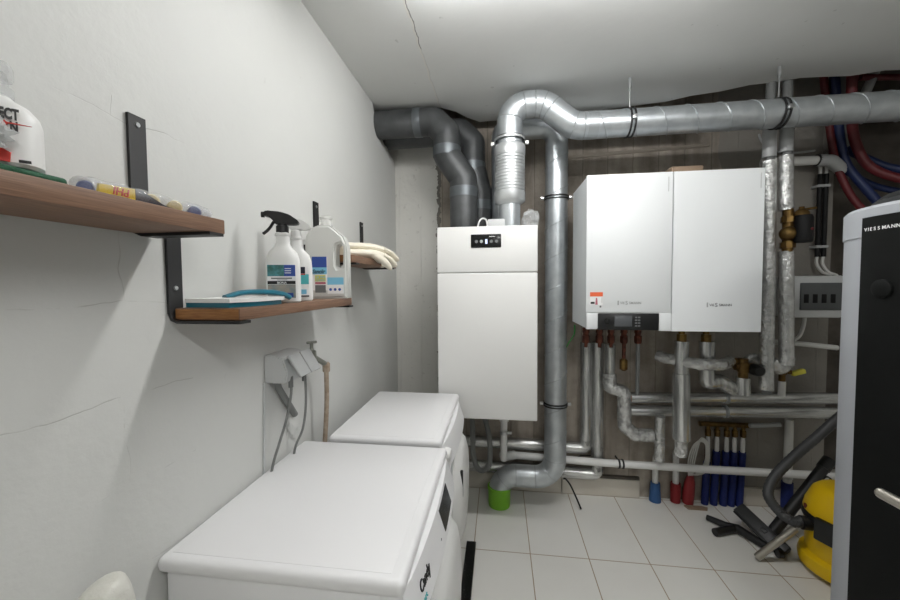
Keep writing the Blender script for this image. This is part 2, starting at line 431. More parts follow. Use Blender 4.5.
# left wall: its top rear corner is broken out round the ducts
bm = nb()
poly = [(-1.7, 0), (2.66, 0), (2.66, 2.29), (2.55, 2.302), (2.50, 2.325), (2.44, 2.330), (2.385, 2.345), (2.36, 2.356), (2.31, 2.352), (2.27, 2.365), (2.235, 2.372),
        (2.215, 2.385), (2.185, 2.400), (2.17, 2.425), (2.148, 2.432), (2.13, 2.45), (2.095, 2.462), (2.075, 2.6), (-1.7, 2.6)]
poly = [(u, v-.045 if 2.1 < u < 2.6 and v > 1 else v) for u, v in poly]
prism(bm, poly, 'x', XL-.14, XL); struct('wall_left', bm, 'plaster')
bm = nb(); bx(bm, -1.4, 2.0, YB, YB+.15, -.05, 2.9); struct('wall_back', bm, 'concrete')
bm = nb(); bx(bm, 1.95, 3.0, 3.1, 3.2, -.05, 2.9); struct('wall_back', bm, 'raw')
bm = nb(); bx(bm, 2.9, 3.0, -1.7, 3.2, -.05, 2.9); struct('wall_right', bm, 'side_wall')
bm = nb(); bx(bm, -1.4, 3.0, -1.75, -1.65, -.05, 2.6); struct('wall_front', bm, 'side_wall')
bm = nb(); bx(bm, -1.4, 3.0, -1.7, 3.2, 2.86, 2.96); struct('ceiling', bm, 'raw')
bm = nb(); bx(bm, -1.42, -1.36, 1.9, 3.2, -.05, 2.9); struct('wall_left', bm, 'raw')
bm = nb()
poly = [(-.86, -1.7), (2.95, -1.7), (2.95, 2.11), (2.4, 2.13), (1.964, 2.156), (1.9, 2.15), (1.771, 2.181), (1.65, 2.17), (1.531, 2.164), (1.43, 2.19), (1.32, 2.20), (1.2, 2.25),
        (1.061, 2.278), (.95, 2.33), (.821, 2.347), (.6, 2.385), (.368, 2.40), (.1, 2.42), (-.123, 2.435), (-.2, 2.36), (-.26, 2.27), (-.346, 2.205), (-.5, 2.21), (-.745, 2.202), (-.86, 2.2)]
prism(bm, poly, 'z', H, H+.16); struct('ceiling', bm, 'ceil')
# skirting tiles along the back wall
bm = nb(); bx(bm, -.72, .415, YB-.020, YB+.005, 0, .135, .004); struct('baseboard_back', bm, 'skirt')
bm = nb(); bx(bm, .42, .915, YB-.022, YB+.005, 0, .118, .004); struct('baseboard_back', bm, 'skirt')
bm = nb(); bx(bm, 1.49, 1.995, YB-.020, YB+.005, 0, .112, .004); struct('baseboard_back', bm, 'skirt')
bm = nb(); bx(bm, .42, .915, YB-.020, YB+.005, .1185, .138, .003); struct('trim_1', bm, 'raw')
bm = nb()
tube(bm, [(.36, YB, 2.243), (.8, YB, 2.262), (1.3, YB, 2.28)], .012, 8); struct('trim_2', bm, mat('cement_ridge', '8f877c', .85))
# right-hand door standing open, only its lever reaches the picture
bm = nb(); bx(bm, .70, .74, -.13, .70, .01, 2.03, .003); dr = struct('door_1', bm, 'door_paint')
bm = nb(); pipe(bm, [(.70, .55, 1.056), (.655, .55, 1.056), (.645, .706, 1.059)], .0088, .02, 12)
ball(bm, (.645, .706, 1.059), .0088); lathe(bm, [(.025, 0), (.025, -.008)], (.70, .55, 1.056), 20, 'x')
obj('door_handle', bm, 'chrome', dr)

# ceiling batten just above the picture: the room's lamp; the rear one is added fill
def batten(d, label, m_):
    t = thing('ceiling_lamp', label, 'lamp', ((d['x0']+d['x1'])/2, d['y'], H), 'ceiling battens')
    bm = nb(); bx(bm, d['x0'], d['x1'], d['y']-.035, d['y']+.035, H-.02, H, .003); obj('housing', bm, 'white_plastic', t)
    bm = nb(); prism(bm, [(d['y']+.034*math.cos(a), H-.02-.034*math.sin(a)) for a in [PI*k/10 for k in range(11)]], 'x', d['x0']+.005, d['x1']-.005); obj('diffuser', bm, m_, t)
batten(LAMP, 'white linear ceiling lamp above the washing machines', 'lamp')
batten(REAR_FILL, 'white linear fill lamp added behind the viewer', 'fill_rear')

# ------------------------------------------------------------------ washing machines
def slant(bm, xf):
    for v in bm.verts:
        if v.co.x > xf-.04: v.co.x += (.822-v.co.z)/.08*.026-.010
def washer(y0, y1, xb, xf, label, near):
    t = thing('washing_machine', label, 'washing machine', ((xb+xf)/2, (y0+y1)/2, 0))
    yc = (y0+y1)/2
    bm = nb(); bx(bm, xb+.012, xf-.012, y0+.010, y1-.010, .012, .818, .012); obj('body', bm, 'enamel', t)
    # bowed front fascia
    bm = nb(); n = 14
    prof = [(y0+.008+(y1-y0-.016)*k/n, (xf+.004+.022*math.sin(PI*k/n)**.6)) for k in range(n+1)]
    prism(bm, [(x, y) for y, x in prof]+[(xf-.05, y1-.008), (xf-.05, y0+.008)], 'z', .742, .822); slant(bm, xf); fp = obj('control_panel', bm, 'enamel', t)
    bm = nb(); prism(bm, [(x-.006, y) for y, x in prof]+[(xf-.05, y1-.008), (xf-.05, y0+.008)], 'z', .10, .739); obj('front_panel', bm, 'enamel', t)
    bm = nb(); prism(bm, [(x-.004, y) for y, x in prof]+[(xf-.05, y1-.008), (xf-.05, y0+.008)], 'z', .012, .095); obj('plinth', bm, 'enamel', t)
    # top cover with rolled rim and slightly sunk plate
    bm = nb(); bx(bm, xb, xf, y0, y1, .815, .8495, .014, 4); obj('top_cover', bm, 'enamel', t)
    bm = nb(); bx(bm, xb+.022, xf-.03, y0+.022, y1-.014, .846, .8503, .0008, 2); obj('top_plate', bm, 'enamel', t)
    # porthole door
    zc = .515; R = .228; dx = xf+.018; yc += .02
    bm = nb(); lathe(bm, [(R, 0), (R, .014), (R-.02, .034), (R-.06, .046), (0.0001, .05)], (dx-.004, yc, zc), 48, 'x'); d = obj('door', bm, 'white_plastic', t)
    bm = nb(); lathe(bm, [(R+.012, -.004), (R+.012, .006), (R+.001, .008)], (dx-.004, yc, zc), 48, 'x', capb=False); obj('door_ring', bm, 'light_grey', t)
    bm = nb(); bx(bm, dx+.030, dx+.043, yc-.150, yc-.135, zc+.03, zc+.14, .003); obj('door_grip', bm, 'black', d)
    for sx in (xb+.05, xf-.05):
        for sy_ in (y0+.05, y1-.05):
            bm = nb(); lathe(bm, [(.022, 0), (.022, .008), (.012, .014)], (sx, sy_, 0), 16); obj('foot', bm, 'black', t)
    return t, fp, prof
wa, fa, pa = washer(.662, 1.262, -.7185, -.182, 'front-loading white washing machine nearest the viewer, with black display on its fascia', True)
wb, fb, pb = washer(1.303, 1.903, -.646, -.210, 'smaller-topped white washing machine at the back, below the tap hose and by the green pipe', False)
def on_fascia(prof, y):
    for (ya, xa), (yb_, xb_) in zip(prof, prof[1:]):
        if ya <= y <= yb_: return xa+(xb_-xa)*(y-ya)/(yb_-ya)
    return prof[0][1]
bm = nb(); ys = [.955+.14*k/6 for k in range(7)]
prism(bm, [(on_fascia(pa, y)+.0015, y) for y in ys]+[(on_fascia(pa, y)-.01, y) for y in reversed(ys)], 'z', .757, .812); slant(bm, -.182); obj('display', bm, 'black_gloss', fa)
text('brand_lettering', 'Candy', .030, 'ink', fa, (on_fascia(pa, .735)+.0055, .727, .775), (.085, 1, 0), (-.32, 0, 1), shear=.25, ext=.0012, sxx=.88)
text('printed_lettering', 'Smart', .016, 'lbl_teal', fa, (on_fascia(pa, .72)+.0115, .713, .755), (.09, 1, 0), (-.32, 0, 1), ext=.0015)
bm = nb(); lathe(bm, [(.004, 0), (.004, .003)], (on_fascia(pa, .9)+.006, .91, .765), 12, 'x'); obj('indicator', bm, 'grey_ink', fa)
bm = nb(); lathe(bm, [(.028, 0), (.027, .012), (.022, .022), (0.001, .024)], (on_fascia(pb, 1.345)-.004, 1.345, .782), 24, 'x'); obj('program_knob', bm, 'white_plastic', fb)
bm = nb(); bx(bm, -.178, -.128, .9, 1.953, .001, .022, .002)
tag(obj('granite_strip', bm, 'granite', loc=(-.15, 1.4, 0)), 'black speckled granite strip on the floor along the washing machine fronts', 'stone strip')

# ------------------------------------------------------------------ ventilation unit (centre)
HX0, HX1, HY, HZ0, HZ1 = -.326, .194, 1.93, .706, 1.720
t = thing('ventilation_unit', 'tall white wall-hung ventilation unit with small black touch panel', 'ventilation unit', (-.066, 2.2, HZ0))
bm = nb(); bx(bm, HX0+.008, HX1-.008, HY+.02, 2.45, HZ0+.006, HZ1-.008, .006); obj('cabinet', bm, 'enamel_warm', t)
bm = nb(); bx(bm, HX0, HX1, HY, HY+.03, HZ0, 1.4785, .006, 3); obj('lower_cover', bm, 'enamel_warm', t)
bm = nb(); bx(bm, HX0, HX1, HY, HY+.03, 1.4815, HZ1, .006, 3); obj('upper_cover', bm, 'enamel_warm', t)
bm = nb(); bx(bm, -.1465, .0095, HY-.005, HY+.002, 1.609, 1.678, .004, 3); cpn = obj('touch_panel', bm, 'black_gloss', t)
for k in range(5):
    xx = -.118+.0258*k
    bm = nb()
    if k == 2: bx(bm, xx-.0055, xx+.0055, HY-.0065, HY-.004, 1.628, 1.652); obj('touch_key', bm, 'led_blue', cpn)['label'] = 'lit blue touch key'
    else: lathe(bm, [(.0085, 0), (.0085, .0015)], (xx, HY-.0062, 1.641), 16, 'y'); obj('touch_key', bm, 'grey_ink' if k != 1 else 'grey_plastic', cpn)
text('panel_lettering', 'zehnder', .0095, 'white_ink', cpn, (-.052, HY-.0055, 1.663), (1, 0, 0), (0, 0, 1))
bm = nb(); bx(bm, HX0+.05, HX0+.18, 2.44, YB, 1.35, 1.42, .004); obj('wall_bracket', bm, 'zinc_dull', t)
bm = nb(); bx(bm, HX1-.18, HX1-.05, 2.44, YB, 1.35, 1.42, .004); obj('wall_bracket', bm, 'zinc_dull', t)
for xx in (-.04,):
    bm = nb(); bx(bm, -.062, .03, 1.985, 2.10, HZ1-.008, HZ1+.045, .006); obj('terminal_box', bm, 'light_grey', t)
bm = nb(); tube(bm, smooth([(-.115, 1.975, 1.715), (-.105, 1.975, 1.752), (-.088, 1.978, 1.768), (-.068, 1.98, 1.758), (-.062, 1.985, 1.72)], 6), .0045, 8)
obj('cable', bm, 'white_plastic', t)
# condensate drain
bm = nb(); pipe(bm, [(-.02, 2.30, .716), (-.02, 2.30, .675), (.02, 2.30, .64), (.028, 2.30, .57)], .024, .04, 16)
pipe(bm, [(.028, 2.30, .60), (.026, 2.335, .30)], .021, 0, 16); lathe(bm, [(.029, -.02), (.029, .02)], (.028, 2.30, .585), 18)
t = thing('drain_pipe', 'short white condensate drain pipe under the ventilation unit', 'pipe', (.02, 2.3, .28))
obj('pipe', bm, 'white_plastic', t)
bm = nb(); ringclip(bm, (.027, 2.30, .49), 'z', .0215, .016, .005); bx(bm, .05, .075, 2.293, 2.307, .484, .496); obj('clamp', bm, 'steel', t)

# grey coiled hose hanging by the washer
bm = nb(); tube(bm, smooth([(-.19, 2.42, .62), (-.175, 2.36, .52), (-.17, 2.32, .40), (-.165, 2.30, .33), (-.14, 2.29, .262), (-.10, 2.29, .248), (-.065, 2.30, .29), (-.062, 2.33, .40), (-.08, 2.36, .50), (-.12, 2.40, .60)], 8), .017, 12)
tag(obj('drain_hose', bm, 'hose_grey', loc=(-.11, 2.35, .25)), 'looped dark grey drain hose hanging behind the rear washing machine', 'hose')

# ------------------------------------------------------------------ ducts
def seam_helix(bm, p0, p1, R, pitch, rr=.0022, ph=0.):
    p0 = Vector(p0); p1 = Vector(p1); d = p1-p0; L_ = d.length; d.normalize()
    up = Vector((0, 0, 1)) if abs(d.z) < .9 else Vector((0, 1, 0))
    a = (up-d*up.dot(d)).normalized(); b = d.cross(a); n = int(L_/pitch*28)
    tube(bm, [p0+d*(L_*k/n)+(a*math.cos(2*PI*(L_*k/n)/pitch+ph)+b*math.sin(2*PI*(L_*k/n)/pitch+ph))*(R+rr*.3) for k in range(n+1)], rr, 5)
SY = 2.035; SX = .056
t = thing('supply_duct', 'large galvanised duct arching from the silencer and running right under the ceiling', 'duct', (SX, SY, 2.19))
sp_pts = fillet([(SX, SY, 2.185), (SX, SY, 2.368), (.235, SY, 2.368), (.385, SY, 2.24), (.55, SY, 2.24)], [.135, .13, .13], 10)
bm = nb(); tube(bm, sp_pts, .0675, 28); el = obj('elbow', bm, 'zinc', t)
for i in (2, 10, 12, 17, 22, 28, 33):
    if i < len(sp_pts)-1:
        bm = nb(); dd = (sp_pts[i+1]-sp_pts[i-1]).normalized(); q = dd.to_track_quat('Z', 'Y').to_matrix()
        lathe(bm, [(.0675, -.003), (.0695, 0), (.0675, .003)], sp_pts[i], 28, capb=False, rotm=q); obj('elbow_seam', bm, 'zinc_seam', el)
bm = nb(); tube(bm, [(.47, SY, 2.24), (2.9, SY, 2.245)], .0665, 28); st = obj('straight_run', bm, 'zinc', t)
bm = nb(); seam_helix(bm, (.50, SY, 2.24), (2.6, SY, 2.244), .0665, .146, .003, 1.); obj('seam', bm, 'zinc_seam', st)
bm = nb(); ringclip(bm, (.475, SY, 2.24), 'x', .0668, .05, .0018); obj('coupling', bm, 'zinc_seam', t)
bm = nb(); ringclip(bm, (SX, SY, 2.195), 'z', .0675, .012, .006); obj('coupling', bm, 'clip', t)['label'] = 'black clamping collar'
def hanger(x, where):
    t = thing('duct_hanger', 'threaded-rod hanger holding the horizontal duct, '+where, 'hanger', (x, SY, 2.24), 'duct hangers')
    bm = nb(); tube(bm, [(x, SY, 2.315), (x, SY, H-.001)], .004, 8); obj('rod', bm, 'steel', t)
    bm = nb(); lathe(bm, [(.008, H-.05), (.008, H-.0005)], (x, SY, 0), 8); obj('anchor', bm, 'steel', t)
    bm = nb()
    for dx in (-.010, .010): ringclip(bm, (x+dx, SY, 2.2405), 'x', .0668, .008, .006)
    obj('clamp', bm, 'clip', t)
    bm = nb()
    for s in (-1, 1): bx(bm, x-.01, x+.01, SY+s*.078-.008, SY+s*.078+.008, 2.23, 2.25, .002)
    obj('bolt', bm, 'steel', t)
hanger(.662, 'above the white boiler'); hanger(1.349, 'above the two foil-wrapped risers')

t = thing('duct_silencer', 'ribbed silver silencer standing on the ventilation unit', 'duct silencer', (SX, SY, 1.72))
bm = nb(); prof = [(.058, 1.845), (.079, 1.86), (.082, 1.865), (.082, 1.91)]
z = 1.91
while z < 2.105: prof += [(.0765, z), (.0765, z+.006), (.0805, z+.0085), (.0805, z+.0145)]; z += .0165
prof += [(.082, z), (.082, z+.042), (.079, z+.048), (.068, z+.05)]
lathe(bm, prof, (SX, SY, 0), 36); obj('ribbed_jacket', bm, 'zinc_dull', t)
bm = nb(); lathe(bm, [(.056, 1.713), (.056, 1.85)], (SX, SY, 0), 28); obj('spigot', bm, 'zinc', t)
bm = nb(); lathe(bm, [(.066, 2.14), (.066, 2.192)], (SX, SY, 0), 28); obj('spigot', bm, 'zinc', t)
bm = nb(); ringclip(bm, (SX, SY, 2.188), 'z', .076, .012, .004); obj('collar', bm, 'zinc_dull', t)
for s in (-1, 1):
    bm = nb(); bx(bm, SX+s*.090-.010, SX+s*.090+.008, SY-.03, SY-.015, 2.155, 2.172, .002); obj('clamp_screw', bm, 'white_plastic', t)

EX, EY = .3455, 2.345
t = thing('exhaust_duct', 'vertical galvanised spiral duct bending into the green floor pipe', 'duct', (0, EY, .1))
bm = nb(); tube(bm, [(EX, EY, .40), (EX, EY, 2.27)], .0665, 28); st = obj('riser', bm, 'zinc', t)
bm = nb(); seam_helix(bm, (EX, EY, .42), (EX, EY, 2.25), .0665, .19, .0026, 2.); obj('seam', bm, 'zinc_seam', st)
bm = nb(); low = fillet([(EX, EY, .42), (EX, EY, .198), (0, EY, .198), (-.003, EY, .09)], [.125, .105], 10); tube(bm, low, .0672, 28); e2 = obj('elbow', bm, 'zinc', t)
for i in (1, 6, 11, 12, 17):
    bm = nb(); dd = (low[min(i+1, len(low)-1)]-low[i-1]).normalized(); q = dd.to_track_quat('Z', 'Y').to_matrix()
    lathe(bm, [(.0672, -.003), (.0688, 0), (.0672, .003)], low[i], 28, capb=False, rotm=q); obj('elbow_seam', bm, 'zinc_seam', e2)
bm = nb(); pipe(bm, [(EX, EY, 2.24), (EX, EY, 2.372), (.12, EY, 2.372), (.02, EY, 2.372), (.02, EY, 1.71)], .0665, .09, 28, 10); obj('elbow', bm, 'zinc', t)
bm = nb(); tube(bm, [(EX, EY, 2.372), (1.15, EY, 2.372)], .06, 24); obj('branch', bm, 'zinc', t)
for z in (1.948, .678):
    bm = nb(); ringclip(bm, (EX, EY, z), 'z', .0668, .008, .006); ringclip(bm, (EX, EY, z-.016), 'z', .0668, .006, .006)
    o = obj('coupling', bm, 'clip', t); o['label'] = 'black rubber-lined pipe clamp'
    bm = nb()
    for s in (-1, 1): bx(bm, EX+s*.084-.01, EX+s*.084+.01, EY-.012, EY+.012, z-.014, z+.002, .002)
    tube(bm, [(EX, EY+.06, z-.006), (EX, YB-.0005, z-.006)], .005, 8)
    obj('clamp_bolt', bm, 'steel', o)
bm = nb(); lathe(bm, [(.068, 0), (.070, .02), (.0705, .10), (.074, .105), (.074, .125), (.070, .128)], (-.003, EY, 0), 32)
tag(obj('floor_drain_pipe', bm, 'green', loc=(-.003, EY, 0)), 'bright green plastic pipe socket rising from the tiled floor', 'pipe')


def dark_duct(label, y, xv, xv2, zt, ztop, zoff):
    t = thing('insulated_duct', label, 'duct', (xv2, y, HZ1), 'dark insulated ducts')
    bm = nb(); R = .080
    pts = [(-1.05, y, zt), (xv-.075, y, zt), (xv, y, zt-.075), (xv, y, zoff+.02), (xv+.012, y, zoff), (xv2-.012, y, zoff-.105), (xv2, y, zoff-.125), (xv2, y, HZ1-.01)]
    tube(bm, fillet(pts, .012, 2), R, 28); d = obj('wrapped_pipe', bm, 'dark_foil', t)
    for zz in ((zoff+.035, xv), (zoff-.205, xv2)):
        bm = nb(); lathe(bm, [(R+.0012, -.028), (R+.0024, -.027), (R+.0024, .027), (R+.0012, .028)], (zz[1], y, zz[0]), 28, capb=False); obj('tape', bm, 'dark_foil_tape', d)
    bm = nb(); lathe(bm, [(R+.0012, -.022), (R+.0022, -.02), (R+.0022, .02), (R+.0012, .022)], (xv-.17, y, zt), 28, 'x', capb=False); obj('tape', bm, 'dark_foil_tape', d)
dark_duct('front one of two dark grey wrapped ducts leaving through the left wall', 2.185, -.305, -.208, 2.378, 2.44, 2.16)
dark_duct('rear one of two dark grey wrapped ducts, half hidden behind its twin', 2.375, -.168, -.12, 2.385, 2.46, 2.12)

# ------------------------------------------------------------------ boiler and its storage cabinet
BY = 1.922
def letter_logo(parent, x, z, s, m_):
    text('brand_lettering', 'VIESMANN', s, m_, parent, (x, BY-.0012, z), (1, 0, 0), (0, 0, 1), sxx=.95)
t = thing('wall_boiler', 'white wall-hung boiler with black display strip and orange sticker', 'boiler', (.63, 2.1, 1.187))
bm = nb(); prism(bm, [(.433, BY+.004), (.433, 2.28), (.829, 2.28), (.829, BY+.004)], 'z', 1.195, 1.950); obj('casing', bm, 'enamel_cool', t)
bm = nb(); bx(bm, .430, .828, BY, BY+.02, 1.2755, 1.954, .003); fr = obj('front_cover', bm, 'enamel_cool', t)
bm = nb(); bx(bm, .433, .486, BY+.001, BY+.02, 1.190, 1.272, .003); obj('lower_cover', bm, 'enamel_cool', t)
bm = nb(); bx(bm, .776, .832, BY+.001, BY+.02, 1.184, 1.272, .003); obj('lower_cover', bm, 'enamel_cool', t)
bm = nb(); bx(bm, .488, .774, BY-.004, BY+.03, 1.188, 1.271, .004); cs = obj('control_strip', bm, 'black', t)
bm = nb(); bx(bm, .566, .648, BY-.006, BY-.003, 1.206, 1.260, .001); obj('display', bm, 'screen', cs)
bm = nb()
for r_ in range(4):
    for c_ in range(2): bx(bm, .662+.014*c_, .672+.014*c_, BY-.006, BY-.003, 1.206+.014*r_, 1.213+.014*r_)
kp = obj('keypad', bm, 'grey_ink', cs)
bm = nb(); lathe(bm, [(.014, 0), (.013, -.008)], (.532, BY-.003, 1.232), 20, 'y'); obj('pressure_gauge', bm, 'black_gloss', cs)
bm = nb(); bx(bm, .449, .510, BY-.0012, BY, 1.312, 1.372); stk = obj('sticker', bm, 'white_ink', fr); stk['label'] = 'white sticker with orange heading'
bm = nb(); bx(bm, .449, .510, BY-.002, BY-.0008, 1.355, 1.376); obj('sticker_heading', bm, 'orange', stk)
bm = nb(); bx(bm, .452, .471, BY-.002, BY-.0008, 1.318, 1.328); obj('sticker_print', bm, 'ink', stk)
bm = nb(); prism(bm, [(.474, 1.314), (.486, 1.314), (.483, 1.348), (.477, 1.348)], 'y', BY-.002, BY-.0008); obj('sticker_print', bm, 'lbl_pink', stk)
bm = nb(); bx(bm, .505, .5065, BY-.002, BY-.0008, 1.322, 1.352); bx(bm, .495, .503, BY-.002, BY-.0008, 1.300, 1.309); obj('sticker_print', bm, 'grey_ink', stk)
def logo(parent, x, z, ink):
    bm = nb(); bx(bm, x, x+.006, BY-.0014, BY, z-.010, z+.012); obj('logo_bar', bm, 'grey_plastic', parent)
    text('brand_lettering', 'VIE', .0165, ink, parent, (x+.012, BY-.0008, z-.005), (1, 0, 0), (0, 0, 1))
    text('brand_lettering', 'S', .026, ink, parent, (x+.0365, BY-.0008, z-.008), (1, 0, 0), (0, 0, 1))
    text('brand_lettering', 'SMANN', .0165, ink, parent, (x+.054, BY-.0008, z-.005), (1, 0, 0), (0, 0, 1))
logo(fr, .580, 1.322, 'grey_plastic')
t2 = thing('storage_cabinet', 'plain white wall-hung cabinet joined to the right of the boiler', 'boiler cabinet', (1.03, 2.1, 1.186))
bm = nb(); bx(bm, .836, 1.226, BY+.012, 2.28, 1.190, 1.945, .003); obj('casing', bm, 'enamel_cool', t2)
bm = nb(); prism(bm, [(.8325, BY), (.8325, BY+.02), (1.2275, BY+.02), (1.2275, BY)], 'z', 1.184, 1.953); fr2 = obj('front_cover', bm, 'enamel_cool', t2)
logo(fr2, .988, 1.312, 'grey_ink')
bm = nb(); bx(bm, 1.209, 1.213, BY-.001, BY, 1.86, 1.93); obj('type_strip', bm, 'light_grey', fr2)
bm = nb(); bx(bm, .806, .810, BY-.001, BY, 1.86, 1.93); obj('type_strip', bm, 'light_grey', fr)
for tt, xa in ((t, .5), (t2, .9)):
    bm = nb(); bx(bm, xa, xa+.22, 2.27, YB, 1.6, 1.66, .003); obj('wall_bracket', bm, 'zinc_dull', tt)
bm = nb(); bx(bm, .905, 1.06, 2.12, 2.26, 1.945, 2.035, .004)
tag(obj('cardboard_box', bm, 'card', loc=(.97, 2.19, 1.945)), 'flat brown cardboard box lying on top of the white boiler', 'box')
# fittings in copper under the boiler
for k, xx in enumerate((0.485, 0.558, 0.62, 0.689, 0.763)):
    L_ = 1.06 if k < 3 else (.93 if k == 3 else .80)
    t = thing('copper_connection', ['first copper connection under the boiler, at the left edge', 'second copper connection under the boiler', 'third copper connection under the boiler, above the foil elbow',
        'fourth copper connection under the boiler, with long corroded tail', 'fifth copper connection under the boiler, ending in a grey tube'][k], 'pipe fitting', (xx, 2.16, L_), 'copper connections under the boiler')
    bm = nb(); lathe(bm, [(.010, L_), (.011, 1.2)], (xx, 2.16, 0), 14); obj('tube', bm, 'copper' if k < 4 else 'dark_grey', t)
    bm = nb(); lathe(bm, [(.018, 1.085), (.021, 1.095), (.021, 1.125), (.016, 1.13), (.016, 1.14), (.020, 1.145), (.020, 1.17), (.012, 1.175)], (xx, 2.16, 0), 6); obj('nut', bm, 'copper', t)
    if k == 3:
        bm = nb(); lathe(bm, [(.012, .93), (.022, .94), (.022, .99), (.012, 1.0)], (xx, 2.16, 0), 8); obj('nut', bm, 'brass', t)
bm = nb(); tube(bm, smooth([(.43, 2.2, 1.18), (.435, 2.24, 1.12), (.415, 2.3, 1.06), (.40, 2.35, 1.0), (.41, 2.45, .95)], 6), .004, 8)
tag(obj('earth_cable', bm, 'cable_green', loc=(.42, 2.3, .95)), 'thin green cable beside the left edge of the boiler', 'cable')

# ------------------------------------------------------------------ foil pipes left of the manifold
PY = 2.501
def foil_down_left(x, zb, label, R=.0393):
    t = thing('foil_wrapped_pipe', label, 'pipe', (x, PY, zb), 'smooth foil pipes left of the boiler')
    bm = nb(); tube(bm, [(x, PY, 1.035), (x, PY, zb+.03)], R, 20); p = obj('riser', bm, 'foil_smooth', t)
    bm = nb(); pipe(bm, [(x, PY, zb+.06), (x, PY, zb), (-.30, PY, zb+.012)], R, .03, 20); obj('horizontal_run', bm, 'foil_smooth_h', t)
    bm = nb(); lathe(bm, [(.011, 1.03), (.011, 1.25)], (x, PY, 0), 12); obj('copper_end', bm, 'copper', t)
foil_down_left(0.565, .330, 'leftmost smooth foil pipe turning left above its twin near the floor')
foil_down_left(0.638, .160, 'second smooth foil pipe from left, turning left just above the skirting')
t = thing('crinkled_foil_pipe', 'crinkled foil pipe stepping right in two elbows below the boiler', 'pipe', (.8, 2.39, .48))
bm = nb(); tube(bm, [(0.691, 2.42, 1.037), (0.688, 2.42, .82)], .032, 18); obj('riser', bm, 'foil_smooth', t)
bm = nb(); pipe(bm, [(0.688, 2.42, .85), (0.688, 2.41, .765), (.768, 2.40, .745), (.772, 2.39, .53), (.835, 2.39, .480), (.935, 2.39, .480)], .041, .022, 18); obj('elbow', bm, 'foil_crinkle', t)
bm = nb()
tube(bm, [(0.6015+.083*math.cos(a), PY+.0435*math.sin(a), .262) for a in [2*PI*k/40 for k in range(41)]], .004, 8, cap=False)
tag(obj('pipe_strap', bm, 'clip', loc=(.604, PY, .262)), 'thin black strap round the two smooth foil risers', 'strap')
# white waste pipe
t = thing('waste_pipe', 'long white waste pipe running low along the back wall', 'pipe', (1., 2.437, .265))
bm = nb(); tube(bm, [(.06, 2.437, .288), (.65, 2.437, .268), (1.25, 2.437, .262), (2.1, 2.437, .262)], .0232, 18); obj('pipe', bm, 'white_plastic', t)
bm = nb(); pipe(bm, [(.026, 2.345, .33), (.026, 2.40, .288), (.10, 2.437, .288)], .027, .03, 18); obj('elbow', bm, 'white_plastic', t)
bm = nb()
for dx in (-.012, .012): ringclip(bm, (.766+dx, 2.437, .2665), 'x', .0233, .010, .006)
tube(bm, [(.766, 2.463, .267), (.766, YB-.0005, .267)], .005, 8); obj('pipe_clamp', bm, 'clip', t)
# two long horizontal runs
for z0, z1, lab in ((.703, .738, 'upper of two long silver pipes behind the insulated drops'), (.620, .652, 'lower of two long silver pipes behind the insulated drops')):
    t = thing('silver_pipe', lab, 'pipe', (1.4, 2.42, z0), 'long horizontal silver pipes')
    bm = nb(); tube(bm, [(.812, 2.42, z0), (1.35, 2.42, (z0+z1)/2), (2.02, 2.42, z1)], .0345, 20); p = obj('insulation', bm, 'foil_smooth_h', t)
    bm = nb(); tube(bm, [(.775, 2.42, z0), (.82, 2.42, z0)], .030, 16); obj('bare_end', bm, 'rust' if z0 > .65 else 'dark_grey', t)
    bm = nb(); ringclip(bm, (1.36, 2.42, (z0+z1)/2), 'x', .0348, .018, .003); obj('band', bm, 'zinc_seam', p)

# insulated drops
t = thing('insulated_drop', 'thick foil-wrapped drop pipe under the boiler, ending in a red sleeve', 'pipe', (1.03, 2.23, 0))
QY = 2.24
bm = nb(); lathe(bm, [(.017, 1.13), (.017, 1.20)], (1.024, QY, 0), 14); lathe(bm, [(.026, 1.085), (.026, 1.13)], (1.024, QY, 0), 8); obj('brass_end', bm, 'brass', t)
bm = nb(); tube(bm, [(1.026, QY, 1.09), (1.026, QY, .89)], .037, 20); obj('upper_insulation', bm, 'foil_smooth', t)
bm = nb(); tube(bm, [(1.026, QY, .905), (1.034, QY, .525)], .0445, 24); obj('lower_insulation', bm, 'foil_smooth', t)
bm = nb(); tube(bm, [(1.034, QY, .53), (1.040, QY+.02, .425)], .034, 18); obj('end_wrap', bm, 'foil_crinkle', t)
bm = nb(); tube(bm, smooth([(1.040, QY+.02, .44), (1.085, 2.40, .375), (1.118, 2.49, .325), (1.130, 2.512, .24), (1.130, 2.513, .12), (1.130, 2.513, 0)], 6), .018, 14); obj('plastic_pipe', bm, 'white_plastic', t)
bm = nb()
def sleeve(bm, x, y, z0, z1, r, step=.008):
    prof = []; z = z0
    while z < z1-step: prof += [(r, z), (r, z+step*.55), (r*.9, z+step*.65), (r*.9, z+step*.95)]; z += step
    prof += [(r, z1)]; lathe(bm, prof, (x, y, 0), 14)
sleeve(bm, 1.130, 2.513, .001, .125, .029); obj('sleeve', bm, 'red', t)
t = thing('foil_drop', 'shorter foil drop pipe ending in a steel-blue sleeve at the floor', 'pipe', (.966, 2.42, 0))
bm = nb(); tube(bm, [(.966, 2.36, .612), (.970, 2.37, .335)], .029, 18); obj('insulation', bm, 'foil', t)
bm = nb(); tube(bm, smooth([(.970, 2.37, .36), (.985, 2.435, .335), (1.001, 2.498, .29), (1.004, 2.51, .2), (1.004, 2.51, .1), (1.004, 2.51, 0)], 5), .018, 14); obj('plastic_pipe', bm, 'white_plastic', t)
bm = nb(); lathe(bm, [(.036, .001), (.033, .04), (.030, .09), (.028, .122)], (1.004, 2.508, 0), 16); obj('sleeve', bm, 'blue2', t)
t = thing('branch_pipe', 'foil-wrapped drop and crosspiece under the white storage cabinet', 'pipe', (1.155, 2.24, .82))
